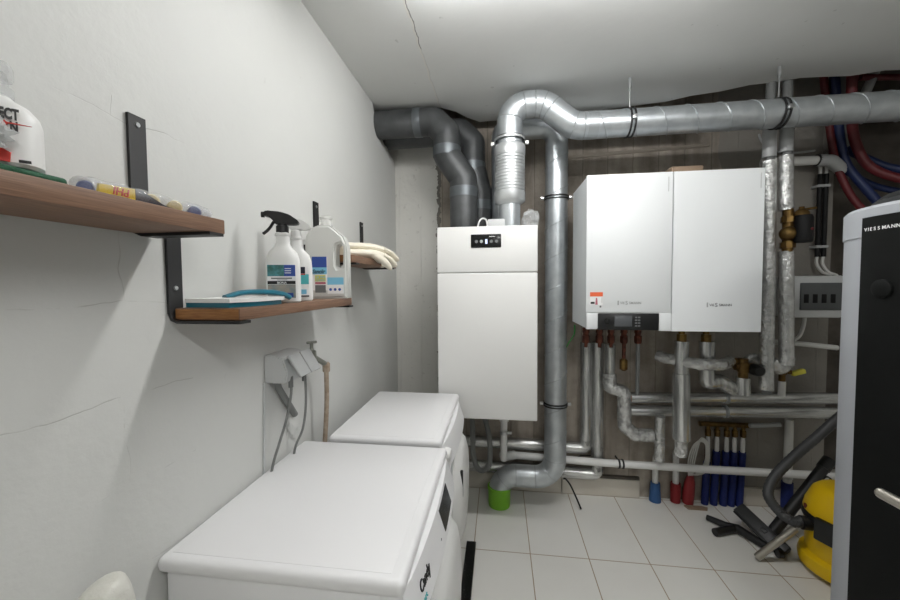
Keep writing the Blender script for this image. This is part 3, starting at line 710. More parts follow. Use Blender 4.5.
bm = nb(); lathe(bm, [(.017, 1.13), (.017, 1.20)], (1.152, QY, 0), 14); lathe(bm, [(.026, 1.09), (.026, 1.13)], (1.152, QY, 0), 8); obj('brass_end', bm, 'brass', t)
bm = nb(); pipe(bm, [(1.157, QY, 1.09), (1.162, QY, .853), (1.23, QY+.01, .865), (1.31, QY+.01, .82)], .040, .022, 20); obj('insulation', bm, 'foil_smooth', t)
bm = nb(); pipe(bm, [(.94, 2.34, .985), (.97, 2.30, .978), (1.09, 2.17, .972), (1.19, 2.17, .972), (1.275, 2.24, .980)], .032, .05, 18); obj('crosspiece', bm, 'foil_crinkle', t)
bm = nb(); tube(bm, [(1.27, 2.24, .98), (1.34, 2.24, .975)], .022, 14); obj('bare_pipe', bm, 'brass', t)
t = thing('brass_valve', 'brass mixing valve with black knob between the foil pipes', 'valve', (1.345, 2.22, .83))
bm = nb(); ball(bm, (1.335, 2.22, .95), .038, .9, .9, 1.1); tube(bm, [(1.335, 2.22, 1.0), (1.335, 2.22, .88)], .024, 12); tube(bm, [(1.29, 2.22, .955), (1.39, 2.22, .955)], .02, 12); obj('valve_body', bm, 'brass', t)
bm = nb(); lathe(bm, [(.032, 0), (.032, -.03), (.024, -.05)], (1.378, 2.20, .945), 18, 'y'); obj('knob', bm, 'black', t)
bm = nb(); tube(bm, [(1.338, 2.22, .895), (1.338, 2.22, .80)], .034, 18); obj('insulation', bm, 'foil_smooth', t)
bm = nb(); pipe(bm, [(1.37, 2.25, .985), (1.40, 2.25, 1.01), (1.44, 2.25, .99)], .02, .02, 12); obj('foil_stub', bm, 'foil_crinkle', t)

# risers to the right of the cabinet
def riser(x0, x1, zb, zt, label, gap=None):
    t = thing('foil_wrapped_riser', label, 'pipe', (x1, 2.2, zb), 'foil risers right of the boiler')
    def X(z): return x1+(x0-x1)*(z-zb)/(zt-zb)
    segs = [(zb, zt)] if not gap else [(zb, gap[0]), (gap[1], zt)]
    for a, b_ in segs:
        bm = nb(); tube(bm, [(X(a+(b_-a)*k/8), 2.2, a+(b_-a)*k/8) for k in range(9)], .0335, 20); obj('insulation', bm, 'foil', t)
    bm = nb(); tube(bm, [(X(zb)+.004, 2.2, zb-.02), (X(zt), 2.2, zt+.30), (X(zt), 2.2, 2.68)], .022, 16); obj('bare_pipe', bm, 'dark_grey', t)
    bm = nb(); lathe(bm, [(.028, zt+.03), (.030, zt+.035), (.030, zt+.055), (.028, zt+.06)], (X(zt), 2.2, 0), 16); obj('clip', bm, 'clip', t)
    bm = nb(); tube(bm, [(X(zt), 2.2, zt+.02), (X(zt), 2.2, zt+.20)], .031, 16); obj('bare_insulation', bm, 'grey_plastic', t)
    return t
riser(1.421, 1.440, .835, 2.062, 'left foil-wrapped riser right beside the storage cabinet')
riser(1.500, 1.535, .975, 2.085, 'right foil-wrapped riser interrupted by the brass air separator', (1.585, 1.80))
bm = nb(); pipe(bm, [(1.46, 2.21, .99), (1.50, 2.21, .945), (1.535, 2.21, .965), (1.54, 2.2, 1.02)], .033, .03, 16)
tag(obj('foil_elbow', bm, 'foil_crinkle', loc=(1.5, 2.21, .95)), 'crinkled foil elbow under the right-hand riser', 'pipe elbow')
t = thing('air_separator', 'brass air separator with black cap on the right-hand riser', 'air separator', (1.516, 2.2, 1.585))
bm = nb(); tube(bm, [(1.516, 2.19, 1.58), (1.514, 2.19, 1.805)], .024, 16); ball(bm, (1.512, 2.18, 1.675), .042, 1, .9, .95); lathe(bm, [(.033, 1.60), (.033, 1.63)], (1.516, 2.19, 0), 8); lathe(bm, [(.033, 1.735), (.033, 1.765)], (1.516, 2.19, 0), 8); obj('body', bm, 'brass', t)
bm = nb(); lathe(bm, [(.036, 1.625), (.040, 1.635), (.040, 1.75), (.034, 1.765)], (1.562, 2.155, 0), 24); cp_ = obj('canister', bm, 'matte_black', t)
bm = nb(); lathe(bm, [(.036, 1.765), (.03, 1.785), (.012, 1.80), (.012, 1.81)], (1.556, 2.16, 0), 20); tube(bm, [(1.56, 2.16, 1.795), (1.61, 2.14, 1.80)], .006, 8); obj('top_cap', bm, 'brass', t)
bm = nb(); lathe(bm, [(.007, 0), (.007, -.003)], (1.575, 2.1165, 1.69), 12, 'y'); obj('emblem', bm, 'pex_red', cp_)
# drain cock under the right riser
t = thing('drain_valve', 'small brass drain valve with yellow lever low on the right riser', 'valve', (1.6, 2.3, .78))
bm = nb(); tube(bm, [(1.585, 2.30, .97), (1.585, 2.30, .86)], .016, 12); ball(bm, (1.585, 2.30, .915), .026); tube(bm, [(1.585, 2.30, .915), (1.62, 2.28, .915)], .012, 10); obj('body', bm, 'brass', t)
bm = nb(); bx(bm, 1.615, 1.68, 2.262, 2.29, .905, .93, .004, rot=Matrix.Rotation(-.3, 3, 'Y')); obj('lever', bm, 'lbl_yellow', t)
bm = nb(); tube(bm, [(1.585, 2.30, .86), (1.585, 2.30, .775)], .017, 12); obj('tail', bm, 'white_plastic', t)

# floor-heating manifold with blue sleeves
t = thing('manifold', 'brass manifold bar under the long silver pipes', 'manifold', (1.38, 2.51, .52))
bm = nb(); tube(bm, [(1.265, 2.510, .522), (1.565, 2.510, .522)], .016, 12); obj('bar', bm, 'brass', t)
tube_x = (1.316, 1.369, 1.425, 1.471, 1.519)
for k, xx in enumerate(tube_x):
    bm = nb(); lathe(bm, [(.013, .445), (.017, .45), (.017, .485), (.011, .49), (.011, .52)], (xx, 2.510, 0), 8); obj('outlet', bm, 'brass', t)
names5 = ['first blue sleeved heating tube from left, with a cable loop over it', 'second blue sleeved heating tube from left', 'middle one of five blue sleeved heating tubes',
          'fourth blue sleeved heating tube from left', 'rightmost of the five blue sleeved heating tubes']
for k, xx in enumerate(tube_x):
    t = thing('heating_tube', names5[k], 'pipe', (xx, 2.510, 0), 'heating tubes under the manifold')
    x2 = xx-.012
    bm = nb(); tube(bm, [(xx, 2.510, .45), (xx, 2.510, .42), (xx, 2.510, .30), (x2, 2.510, 0)], [.008, .012, .012, .012], 12); obj('plastic_pipe', bm, 'white_plastic', t)
    bm = nb(); tube_prof = []
    sleeve(bm, 0, 0, .001, (.275 if k == 0 else .35), .0205)
    for v in bm.verts: v.co = Vector((v.co.x+x2+(xx-x2)*v.co.z/.4, v.co.y+2.510, v.co.z))
    obj('sleeve', bm, 'blue', t)
t = thing('cable_loop', 'white cables looped over into a red sleeve at the floor', 'cable', (1.17, 2.43, 0))
for k in range(4):
    d = .012*k
    bm = nb(); tube(bm, smooth([(1.195+d*.4, 2.475, .16), (1.185+d, 2.475, .28), (1.21+d, 2.475, .385+.006*k), (1.25+d*.4, 2.475, .42+.008*k), (1.285+d*.4, 2.475, .40), (1.285+d*.6, 2.475, .30), (1.25+d, 2.475, .225), (1.215+d*.6, 2.48, .20)], 6), .0042, 7); obj('cable', bm, 'offwhite', t)
bm = nb(); tube(bm, [(1.203, 2.508, .001), (1.205, 2.505, .07), (1.205, 2.49, .15), (1.203, 2.478, .20)], [.032, .034, .029, .016], 14); obj('sleeve', bm, 'red', t)
bm = nb(); prism(bm, [(1.17, 2.43), (1.28, 2.43), (1.295, 2.455), (1.26, 2.468), (1.16, 2.466)], 'z', .001, .010)
tag(obj('cement_scrap', bm, 'card', loc=(1.18, 2.41, 0)), 'thin brownish scrap on the floor at the foot of the red sleeves', 'scrap')
t = thing('white_riser', 'white plastic riser in a short blue sleeve right of the manifold', 'pipe', (1.733, 2.44, 0))
bm = nb(); tube(bm, [(1.776, 2.508, 0), (1.776, 2.508, .57)], .022, 14); obj('pipe', bm, 'offwhite', t)
bm = nb(); sleeve(bm, 1.776, 2.508, .001, .175, .030); obj('sleeve', bm, 'blue', t)
bm = nb(); lathe(bm, [(.026, .20), (.026, .225)], (1.776, 2.508, 0), 14); obj('collar', bm, 'steel', t)
bm = nb(); tube(bm, [(1.53, 2.47, .535), (1.70, 2.47, .55)], .014, 10)
tag(obj('grey_pipe', bm, 'grey_plastic', loc=(1.6, 2.47, .54)), 'short thin grey pipe right of the brass manifold', 'pipe')
# controller box, conduits and cables at right
t = thing('controller_box', 'grey wall controller box with dark window behind the tank', 'control box', (1.78, 2.42, 1.21))
bm = nb(); bx(bm, 1.675, 1.93, 2.36, 2.52, 1.215, 1.455, .012); bo = obj('casing', bm, 'light_grey', t)
bm = nb(); bx(bm, 1.705, 1.92, 2.352, 2.365, 1.258, 1.415, .004); obj('window', bm, 'steel_blue_cap', t)
bm = nb()
for k in range(4): bx(bm, 1.72+.045*k, 1.745+.045*k, 2.350, 2.356, 1.30, 1.35, .002)
obj('terminal', bm, 'matte_black', t)
for k, xx in enumerate((1.893, 1.925)):
    t = thing('cable_conduit', ['left one of two black conduits on the back wall', 'right one of two black conduits on the back wall'][k], 'conduit', (xx, 2.5, 1.54), 'black conduits')
    bm = nb(); tube(bm, [(xx, 2.50, 1.57), (xx+.0, 2.50, 2.06)], .0125, 14); obj('tube', bm, 'matte_black', t)
    for zz in (1.63, 1.99):
        bm = nb(); bx(bm, xx-.0155, xx+.0155, 2.485, YB, zz-.008, zz+.008, .003); obj('clip', bm, 'grey_plastic', t)
    bm = nb(); tube(bm, smooth([(xx, 2.50, 1.58), (xx-.003, 2.50, 1.53), (xx+.02, 2.49, 1.48), (xx+.055, 2.48, 1.46), (xx+.05, 2.46, 1.44)], 6), .008, 8); obj('cable', bm, 'offwhite', t)
    bm = nb(); tube(bm, smooth([(xx, 2.50, 2.05), (xx, 2.50, 2.10), (xx-.01, 2.50, 2.14)], 6), .008, 8); obj('cable', bm, 'offwhite', t)
t = thing('wall_pipe', 'short grey horizontal pipe under the big duct at right', 'pipe', (1.8, 2.42, 2.12))
bm = nb(); tube(bm, [(1.54, 2.44, 2.125), (1.83, 2.44, 2.125)], .026, 16); obj('pipe', bm, 'offwhite', t)
bm = nb(); pipe(bm, [(1.83, 2.44, 2.125), (1.90, 2.44, 2.12), (1.985, 2.47, 2.07)], .033, .04, 16); obj('elbow', bm, 'grey_plastic', t)
bm = nb(); ringclip(bm, (1.83, 2.44, 2.125), 'x', .0265, .012, .006); obj('clip', bm, 'clip', t)
bm = nb(); tube(bm, smooth([(1.53, 2.46, 2.30), (1.56, 2.47, 2.25), (1.64, 2.48, 2.20), (1.75, 2.49, 2.19), (1.86, 2.50, 2.20)], 6), .006, 7)
tag(obj('loose_cable', bm, 'grey_plastic', loc=(1.6, 2.47, 2.2)), 'thin sagging grey cable below the big duct at right', 'cable')
bm = nb(); tube(bm, smooth([(1.80, 2.45, 1.215), (1.80, 2.46, 1.15), (1.785, 2.47, 1.09), (1.74, 2.48, 1.055), (1.70, 2.485, 1.05)], 6), .010, 8)
tag(obj('flexible_conduit', bm, 'offwhite', loc=(1.78, 2.46, 1.05)), 'white flexible conduit curving down from the controller box', 'conduit')
bm = nb(); tube(bm, [(1.67, 2.48, 1.055), (1.82, 2.48, 1.045), (2.0, 2.48, 1.025)], .015, 12)
tag(obj('white_conduit', bm, 'offwhite', loc=(1.8, 2.48, 1.03)), 'straight white conduit below the controller box', 'conduit')
pex = [('pex_red', .023, [(1.88, 2.3, 2.62), (1.93, 2.36, 2.38), (1.99, 2.40, 2.20), (2.06, 2.38, 2.05), (2.20, 2.30, 1.95), (2.40, 2.20, 1.92)], 'thickest red heating pipe sweeping down behind the tank'),
       ('pex_red', .018, [(1.83, 2.42, 2.60), (1.89, 2.45, 2.35), (1.94, 2.46, 2.12), (2.00, 2.45, 1.95), (2.04, 2.43, 1.86), (2.08, 2.4, 1.78)], 'thin red pipe left of the heating pipe bundle'),
       ('pex_blue', .022, [(1.87, 2.40, 2.60), (1.92, 2.43, 2.35), (1.98, 2.45, 2.12), (2.05, 2.42, 1.97), (2.10, 2.4, 1.88), (2.14, 2.38, 1.80)], 'blue heating pipe running down between two red ones'),
       ('pex_blue', .022, [(2.06, 2.55, 2.22), (2.10, 2.48, 2.14), (2.18, 2.42, 2.06), (2.30, 2.36, 2.01), (2.45, 2.30, 1.98)], 'upper blue pipe curving right above the tank'),
       ('pex_blue', .018, [(2.00, 2.60, 2.20), (2.07, 2.54, 2.08), (2.15, 2.48, 1.98), (2.26, 2.42, 1.92), (2.4, 2.36, 1.88)], 'lower blue pipe curving right above the tank'),
       ('dark_grey', .020, [(1.95, 2.45, 2.7), (2.0, 2.5, 2.45), (2.06, 2.55, 2.2), (2.1, 2.6, 2.0)], 'dark pipe at the back of the heating pipe bundle'),
       ('grey_plastic', .022, [(2.14, 2.44, 2.7), (2.06, 2.42, 2.52), (2.02, 2.46, 2.35)], 'grey pipe passing above the duct at right'),
       ('pex_red', .016, [(2.0, 2.4, 2.56), (2.15, 2.42, 2.56), (2.35, 2.42, 2.545), (2.6, 2.4, 2.53)], 'thin red pipe above the duct at far right')]
for c_, r_, pts, lab in pex:
    bm = nb(); tube(bm, smooth(pts, 8), r_, 12); tag(obj('heating_pipe', bm, c_, loc=pts[-1]), lab, 'pipe', 'heating pipes in the dark recess')
bm = nb(); tube(bm, smooth([(.415, 2.44, .145), (.425, 2.43, .15), (.45, 2.41, .125), (.478, 2.38, .07), (.505, 2.34, .009)], 6), .0055, 8)
tag(obj('floor_cable', bm, 'black', loc=(.5, 2.4, 0)), 'short black cable curving from the skirting onto the floor', 'cable')

# plastic film scrap beside the silencer
bm = nb(); g = bmesh.ops.create_icosphere(bm, subdivisions=3, radius=1)
for v in g['verts']:
    k = 1+.35*math.sin(v.co.x*9+v.co.z*7)*math.cos(v.co.y*8+v.co.z*5); v.co = Vector((.165+v.co.x*.040*k, 2.03+v.co.y*.035*k, 1.765+v.co.z*.045*k))
tag(obj('plastic_film', bm, 'film', loc=(.19, 2.03, 1.74)), 'crumpled clear plastic film on top of the ventilation unit', 'plastic film')

# ------------------------------------------------------------------ hot water tank
TX, TY, TR = 1.390, 1.205, .322
t = thing('water_tank', 'tall white cylindrical hot water tank with black front panel', 'water tank', (TX, TY, 0))
bm = nb(); lathe(bm, [(TR-.02, .03), (TR-.003, .05), (TR-.003, 1.555)], (TX, TY, 0), 96); obj('jacket', bm, 'tank_silver', t)
bm = nb(); lathe(bm, [(TR, 1.552), (TR, 1.632), (TR-.008, 1.641), (TR-.03, 1.645), (TR-.06, 1.645)], (TX, TY, 0), 96); obj('top_rim', bm, 'tank_silver', t)
bm = nb(); lathe(bm, [(.265, 1.64), (.262, 1.665), (.24, 1.685), (.0001, 1.69)], (TX, TY, 0), 64); obj('lid', bm, 'lid_black', t)
a0 = math.atan2(.6257, -.78)
def pan(a, r): q = a0+a; return (TX+r*math.cos(q), TY+r*math.sin(q))
A0, A1 = math.radians(31.), math.radians(112.)
n = 24; ring = [pan(A0+(A1-A0)*k/n, TR+.010) for k in range(n+1)]+[pan(A1-(A1-A0)*k/n, TR-.006) for k in range(n+1)]
bm = nb(); prism(bm, ring, 'z', .10, 1.606); pn = obj('front_panel', bm, 'tank_black', t, ang=25); pn['label'] = 'black front panel'
def on_panel(s, a, z, size, m_):
    qa = a
    for ch in s:
        p = pan(qa, TR+.0105); p2 = pan(qa+.05, TR+.0105)
        text('brand_lettering', ch, size, m_, pn, (p[0], p[1], z), (p2[0]-p[0], p2[1]-p[1], 0), (0, 0, 1))
        qa += (size*.66+.002)/TR if ch not in 'I' else (size*.30+.002)/TR
on_panel('VIESSMANN', A0+.03, 1.566, .0135, 'white_ink')
q = pan(math.radians(43), TR+.010); nd = Vector((q[0]-TX, q[1]-TY, 0)).normalized()
bm = nb(); lathe(bm, [(.026, 0), (.026, .006), (.018, .01), (.0001, .01)], (q[0], q[1], 1.40), 24, rotm=nd.to_track_quat('Z', 'Y').to_matrix()); obj('gauge_cap', bm, 'tank_black', pn)
for k in range(3):
    a = 2*PI*k/3+.4; bm = nb(); lathe(bm, [(.03, 0), (.03, .02), (.02, .035)], (TX+.24*math.cos(a), TY+.24*math.sin(a), 0), 16); obj('foot', bm, 'black', t)

# ------------------------------------------------------------------ vacuum cleaner and its accessories
VX, VY = 1.668, 1.96
t = thing('vacuum_cleaner', 'yellow drum vacuum cleaner half hidden behind the water tank', 'vacuum cleaner', (VX, VY, 0))
bm = nb(); lathe(bm, [(.165, .02), (.182, .03), (.186, .06), (.180, .085), (.158, .10)], (VX, VY, 0), 48); obj('base_ring', bm, 'yellow', t)
bm = nb(); lathe(bm, [(.155, .09), (.160, .12), (.166, .25), (.168, .26)], (VX, VY, 0), 48); obj('drum', bm, 'yellow', t)
bm = nb(); lathe(bm, [(.168, .257), (.174, .263), (.174, .285), (.168, .291)], (VX, VY, 0), 48); obj('seal_band', bm, 'black', t)
bm = nb(); lathe(bm, [(.168, .289), (.170, .298), (.164, .33), (.138, .395), (.118, .415), (.095, .424), (.0001, .427)], (VX, VY, 0), 48); hd = obj('motor_head', bm, 'yellow', t)
bm = nb(); tube(bm, fillet([(VX-.02, VY-.05, .43), (VX-.01, VY-.05, .455), (VX+.09, VY-.05, .455), (VX+.10, VY-.05, .43)], .02, 4), .014, 12); obj('carry_handle', bm, 'black', hd)
bm = nb()
rm = Matrix.Rotation(math.radians(-118), 3, 'Z')
vs = bx(bm, .166, .192, -.04, .04, .20, .305, .008); rotate(vs, Matrix.Rotation(math.radians(203), 3, 'Z'), (0, 0, 0))
for v in bm.verts: v.co += Vector((VX, VY, 0))
obj('latch', bm, 'black', t)
bm = nb(); tube(bm, [(1.47, 1.983, .238), (1.53, 1.975, .238)], .032, 18); obj('hose_socket', bm, 'black', t)
bm = nb(); bx(bm, VX-.164, VX-.145, VY+.035, VY+.06, .295, .32, .005); obj('switch', bm, 'pex_red', t)
for a in (.6, 2.2, 3.8, 5.3):
    bm = nb(); ball(bm, (VX+.14*math.cos(a), VY+.14*math.sin(a), .014), .014); obj('castor', bm, 'black', t)
bm = nb(); pts = smooth([(2.02, 2.24, .86), (1.90, 2.22, .78), (1.782, 2.20, .682), (1.685, 2.19, .588), (1.565, 2.165, .49), (1.452, 2.13, .395), (1.385, 2.08, .318), (1.405, 2.03, .258), (1.44, 1.985, .236), (1.475, 1.985, .245)], 12)
rad = [.0225+(.0018 if i % 2 else 0) for i in range(len(pts))]
tube(bm, pts, rad, 16)
tag(obj('vacuum_hose', bm, 'dark_grey', loc=(1.5, 2.05, .2)), 'dark ribbed suction hose curling above the yellow vacuum cleaner', 'hose')
M['dark_tube'] = mat('dark_grey_tube', '2a2b2c', .45)
bpy.data.objects['vacuum_hose'].data.materials[0] = mat('charcoal_ribbed_hose', '3a3b3c', .5)
t = thing('vacuum_wand', 'black vacuum wand propped up from the floor behind the yellow vacuum', 'vacuum wand', (1.53, 2.2, .02))
bm = nb(); tube(bm, [(1.445, 2.155, .04), (1.82, 2.285, .415)], .027, 16); w1 = obj('tube', bm, 'dark_tube', t)
bm = nb(); tube(bm, [(1.785, 2.273, .38), (1.83, 2.289, .425)], .031, 16); obj('collar', bm, 'black', w1)
bm = nb(); lathe(bm, [(.018, -.006), (.024, -.006), (.024, .006), (.018, .006), (.018, -.006)], (1.78, 2.24, .33), 16, 'y', capb=False); obj('hook', bm, 'black', t)
t = thing('floor_nozzle', 'black wide floor nozzle tilted on the tiles beside the chrome tube', 'vacuum nozzle', (1.41, 2.12, 0))
A_, B_ = Vector((1.385, 2.285, .105)), Vector((1.455, 2.075, .035)); ax = (B_-A_).normalized(); sd = Vector((.75, .25, .62)); sd = (sd-ax*sd.dot(ax)).normalized()
R3 = Matrix((ax, sd, ax.cross(sd))).transposed(); mid = (A_+B_)/2; L2 = (B_-A_).length/2
bm = nb(); vs = bx(bm, -L2-.02, L2+.02, -.034, .034, -.014, .014, .006); rotate(vs, R3, (0, 0, 0))
for v in vs: v.co += mid
hd2 = obj('head', bm, 'dark_tube', t)
bm = nb(); vs = bx(bm, -.014, .014, -.010, .012, .012, .018, .002); rotate(vs, R3, (0, 0, 0))
for v in vs: v.co += mid+ax*.02
obj('slot', bm, 'black', hd2)
bm = nb(); vs = bx(bm, -L2-.015, L2+.015, -.041, -.033, -.008, .008, .002); rotate(vs, R3, (0, 0, 0))
for v in vs: v.co += mid
obj('brush_strip', bm, 'black', t)
bm = nb(); tube(bm, [mid-ax.cross(sd)*.01, mid-ax.cross(sd)*.03+Vector((.02, .0, -.02)), (1.47, 2.165, .065)], .022, 14); obj('neck', bm, 'black', t)
t = thing('crevice_tool', 'black forked hand tool lying flat on the tiles, leftmost of the vacuum accessories', 'vacuum nozzle', (1.3, 2.2, 0))
bm = nb(); tube(bm, [(1.228, 2.334, .018), (1.29, 2.265, .021), (1.335, 2.23, .026), (1.40, 2.10, .022)], [.016, .019, .024, .019], 12); obj('tube', bm, 'black', t)
bm = nb(); tube(bm, [(1.195, 2.19, .021), (1.26, 2.215, .022), (1.335, 2.235, .028)], [.021, .021, .018], 12); obj('branch', bm, 'black', t)
bm = nb(); tube(bm, [(1.425, 2.055, .022), (1.49, 2.10, .022)], .020, 12); lathe(bm, [(.024, -.012), (.024, .012)], (1.43, 2.057, .024), 12, 'x')
tag(obj('dusting_brush', bm, 'black', loc=(1.44, 2.02, 0)), 'small black brush head between chrome tube and yellow drum', 'vacuum nozzle')
bm = nb(); rr_ = tube(bm, [(1.302, 2.019, .0175), (1.448, 1.985, .205)], .0165, 18, cap=False)
tube(bm, [(1.302, 2.019, .0175), (1.448, 1.985, .205)], .0145, 18, cap=False)
tag(obj('chrome_tube', bm, 'chrome', loc=(1.314, 1.99, 0)), 'bare chrome extension tube resting on the floor against the vacuum', 'vacuum tube')

# ------------------------------------------------------------------ shelves on the left wall
def bracket(parent, y, z, ztop, xend=-.548, wd=.036):
    bm = nb(); th = .006
    path = [(XL+.004, y, ztop), (XL+.004, y, z+.02), (XL+.010, y, z+.006), (XL+.024, y, z), (xend, y, z)]
    a = [Vector(p) for p in path]; nrm = [Vector((1, 0, 0)), Vector((1, 0, 0)), Vector((.7, 0, .7)).normalized(), Vector((0, 0, 1)), Vector((0, 0, 1))]
    outs = []
    for p, n_ in zip(a, nrm):
        outs.append([bm.verts.new(p+Vector((0, s*wd/2, 0))+n_*o*th/2) for s, o in ((-1, -1), (1, -1), (1, 1), (-1, 1))])
    for i in range(len(outs)-1):
        for k in range(4): bm.faces.new((outs[i][k], outs[i][(k+1) % 4], outs[i+1][(k+1) % 4], outs[i+1][k]))
    bm.faces.new(outs[0]); bm.faces.new(list(reversed(outs[-1])))
    b = obj('bracket', bm, 'black_metal', parent)
    for zz in (ztop-.018, z+.075):
        bm = nb(); lathe(bm, [(.0055, 0), (.0045, .003)], (XL+.0065, y, zz), 12, 'x'); obj('screw', bm, 'steel', b)
def shelf(label, y0, y1, z0, z1, ys, ztop):
    t = thing('wall_shelf', label, 'shelf', (-.64, (y0+y1)/2, z0), 'staggered wooden wall shelves')
    bm = nb(); bx(bm, XL+.009, -.5555, y0, y1, z0, z1, .0025); bd = obj('board', bm, 'wood', t)
    bm = nb(); bx(bm, XL+.0115, -.558, y0-.0006, y0+.0004, z0+.0025, z1-.0025); obj('end_face', bm, 'wood_end', bd)
    for y in ys: bracket(t, y, z0-.0035, ztop)
shelf('highest brown wooden shelf, nearest the viewer, holding the insect spray bottle', .08, .693, 1.5255, 1.5545, (.12, .661), 1.760)
shelf('lowest brown wooden shelf, carrying the spray bottles and the jug', .728, 1.340, 1.345, 1.372, (.735, 1.315), 1.572)
shelf('farthest brown wooden shelf, with white gloves on it', 1.345, 1.955, 1.508, 1.536, (1.388, 1.875), 1.748)

# insect spray bottle with clear cap, wrapped in a plastic bag
BX, BYc, BZ = -.611, .381, 1.5665
ti = t = thing('insect_spray_bottle', 'clear-headed white insect spray bottle half wrapped in a plastic bag, at the left edge', 'spray bottle', (BX, BYc, BZ))
def ell(bm, prof, c, seg=32, p=2.6):       # rounded-rectangle sections: (rx, ry, z)
    rings = []
    for rx, ry, z in prof:
        ring = []
        for k in range(seg):
            a = 2*PI*k/seg; ca, sa = math.cos(a), math.sin(a)
            ring.append(bm.verts.new((c[0]+rx*math.copysign(abs(ca)**(2/p), ca), c[1]+ry*math.copysign(abs(sa)**(2/p), sa), c[2]+z)))
        rings.append(ring)
    for i in range(len(rings)-1):
        for k in range(seg): bm.faces.new((rings[i][k], rings[i][(k+1) % seg], rings[i+1][(k+1) % seg], rings[i+1][k]))
    bm.faces.new(list(reversed(rings[0]))); bm.faces.new(rings[-1])
bm = nb(); ell(bm, [(.038, .028, 0), (.0415, .031, .004), (.0415, .031, .056), (.039, .029, .066), (.031, .024, .076), (.02, .018, .082), (.016, .016, .087)], (BX, BYc, BZ)); ib = obj('bottle', bm, 'white_plastic', t)
bm = nb(); lathe(bm, [(.0185, .085), (.0185, .098), (.015, .10), (.013, .116)], (BX, BYc, BZ), 20); bx(bm, BX-.022, BX+.018, BYc-.012, BYc+.012, BZ+.106, BZ+.130, .006); obj('trigger_head', bm, 'film', t)
text('printed_lettering', 'INSECT', .0170, 'ink', ib, (BX+.026, BYc-.0325, BZ+.0535), (1, .04, 0), (0, 0, 1), align='RIGHT', sxx=.52, bold=.05)
text('printed_lettering', 'N', .0165, 'ink', ib, (BX+.025, BYc-.0325, BZ+.039), (1, .04, 0), (0, 0, 1), align='RIGHT', sxx=.52, bold=.05)
bm = nb(); prism(bm, [(BX+.004, BZ+.0475), (BX+.012, BZ+.0490), (BX+.0145, BZ+.0515), (BX+.016, BZ+.0494), (BX+.036, BZ+.0485), (BX+.017, BZ+.0475), (BX+.0145, BZ+.0445), (BX+.012, BZ+.047)], 'y', BYc-.0335, BYc-.0312); obj('printed_star', bm, 'red_ink', ib)
bm = nb(); prism(bm, [(BX-.034, BZ+.003), (BX+.017, BZ+.003), (BX+.018, BZ+.014), (BX+.012, BZ+.018), (BX-.034, BZ+.011)], 'y', BYc-.0332, BYc-.0308); obj('printed_panel', bm, 'red_ink', ib)
bm = nb(); bx(bm, BX+.024, BX+.034, BYc-.0325, BYc-.030, BZ+.004, BZ+.007); obj('printed_line', bm, 'ink', ib)
bm = nb(); g = bmesh.ops.create_icosphere(bm, subdivisions=4, radius=1)
rnd = random.Random(3)
for v in g['verts']:
    c0 = v.co.copy(); k = 1+.14*math.sin(c0.x*11+c0.z*5)*math.sin(c0.y*9-c0.z*8)+.1*math.sin(c0.z*14+c0.x*6)
    v.co = Vector((BX-.012+c0.x*.034*k, BYc-.048+c0.y*.012*k, BZ+.031+c0.z*.021*k))
obj('wrapping_bag', bm, 'bag_clear', t)
ti.rotation_euler.z = math.radians(48)
bm = nb(); bx(bm, -.70, -.572, .25, .430, 1.5550, 1.5655, .005, 3)
tag(obj('green_pad', bm, 'dark_green', loc=(-.63, .33, 1.555)), 'flat dark green pad under the insect spray bottle', 'pad')
# packet of mini paint rollers
t = thing('roller_packet', 'clear packet of blue and cream mini paint rollers with yellow label', 'paint rollers', (-.60, .56, 1.555))
def cyl(bm, c, ax, r, L_):
    ax = Vector(ax).normalized(); c = Vector(c); tube(bm, [c-ax*L_/2, c-ax*L_/2*.8, c+ax*L_/2*.8, c+ax*L_/2], [r*.8, r, r, r*.8], 16)
for yy, m_, L_, r_ in ((.475, 'roller_blue', .026, .010), (.578, 'foam_cream', .03, .0125), (.625, 'foam_cream', .03, .012), (.670, 'roller_blue', .026, .0115)):
    bm = nb(); cyl(bm, (-.603, yy, 1.5557+r_), (.75, -.66, 0), r_, .05); obj('roller', bm, m_, t)
bm = nb(); prism(bm, [(.467, 1.5553), (.524, 1.5553), (.524, 1.578), (.470, 1.573)], 'x', -.578, -.574); lb = obj('label_card', bm, 'label_yellow', t)
bm = nb(); prism(bm, [(.5245, 1.5553), (.65, 1.5553), (.61, 1.559), (.575, 1.563), (.534, 1.5785), (.5245, 1.5785)], 'x', -.578, -.5735); obj('label_card', bm, 'navy', t)
text('printed_lettering', 'PHI', .017, 'red_ink', lb, (-.5735, .515, 1.5735), (0, -1, 0), (0, 0, -1), shear=.2)
bm = nb(); tube(bm, smooth([(-.585, .452, 1.566), (-.585, .465, 1.569), (-.585, .52, 1.570), (-.585, .57, 1.571), (-.585, .59, 1.569), (-.585, .63, 1.570), (-.585, .66, 1.569), (-.585, .680, 1.565)], 5), [.008]+[.0115+.001*math.sin(i*1.9) for i in range(34)]+[.006], 16, sq=(1, 1.6)); obj('wrapper', bm, 'film', t)
t.location = (t.location.x-.010, t.location.y+.008, t.location.z)
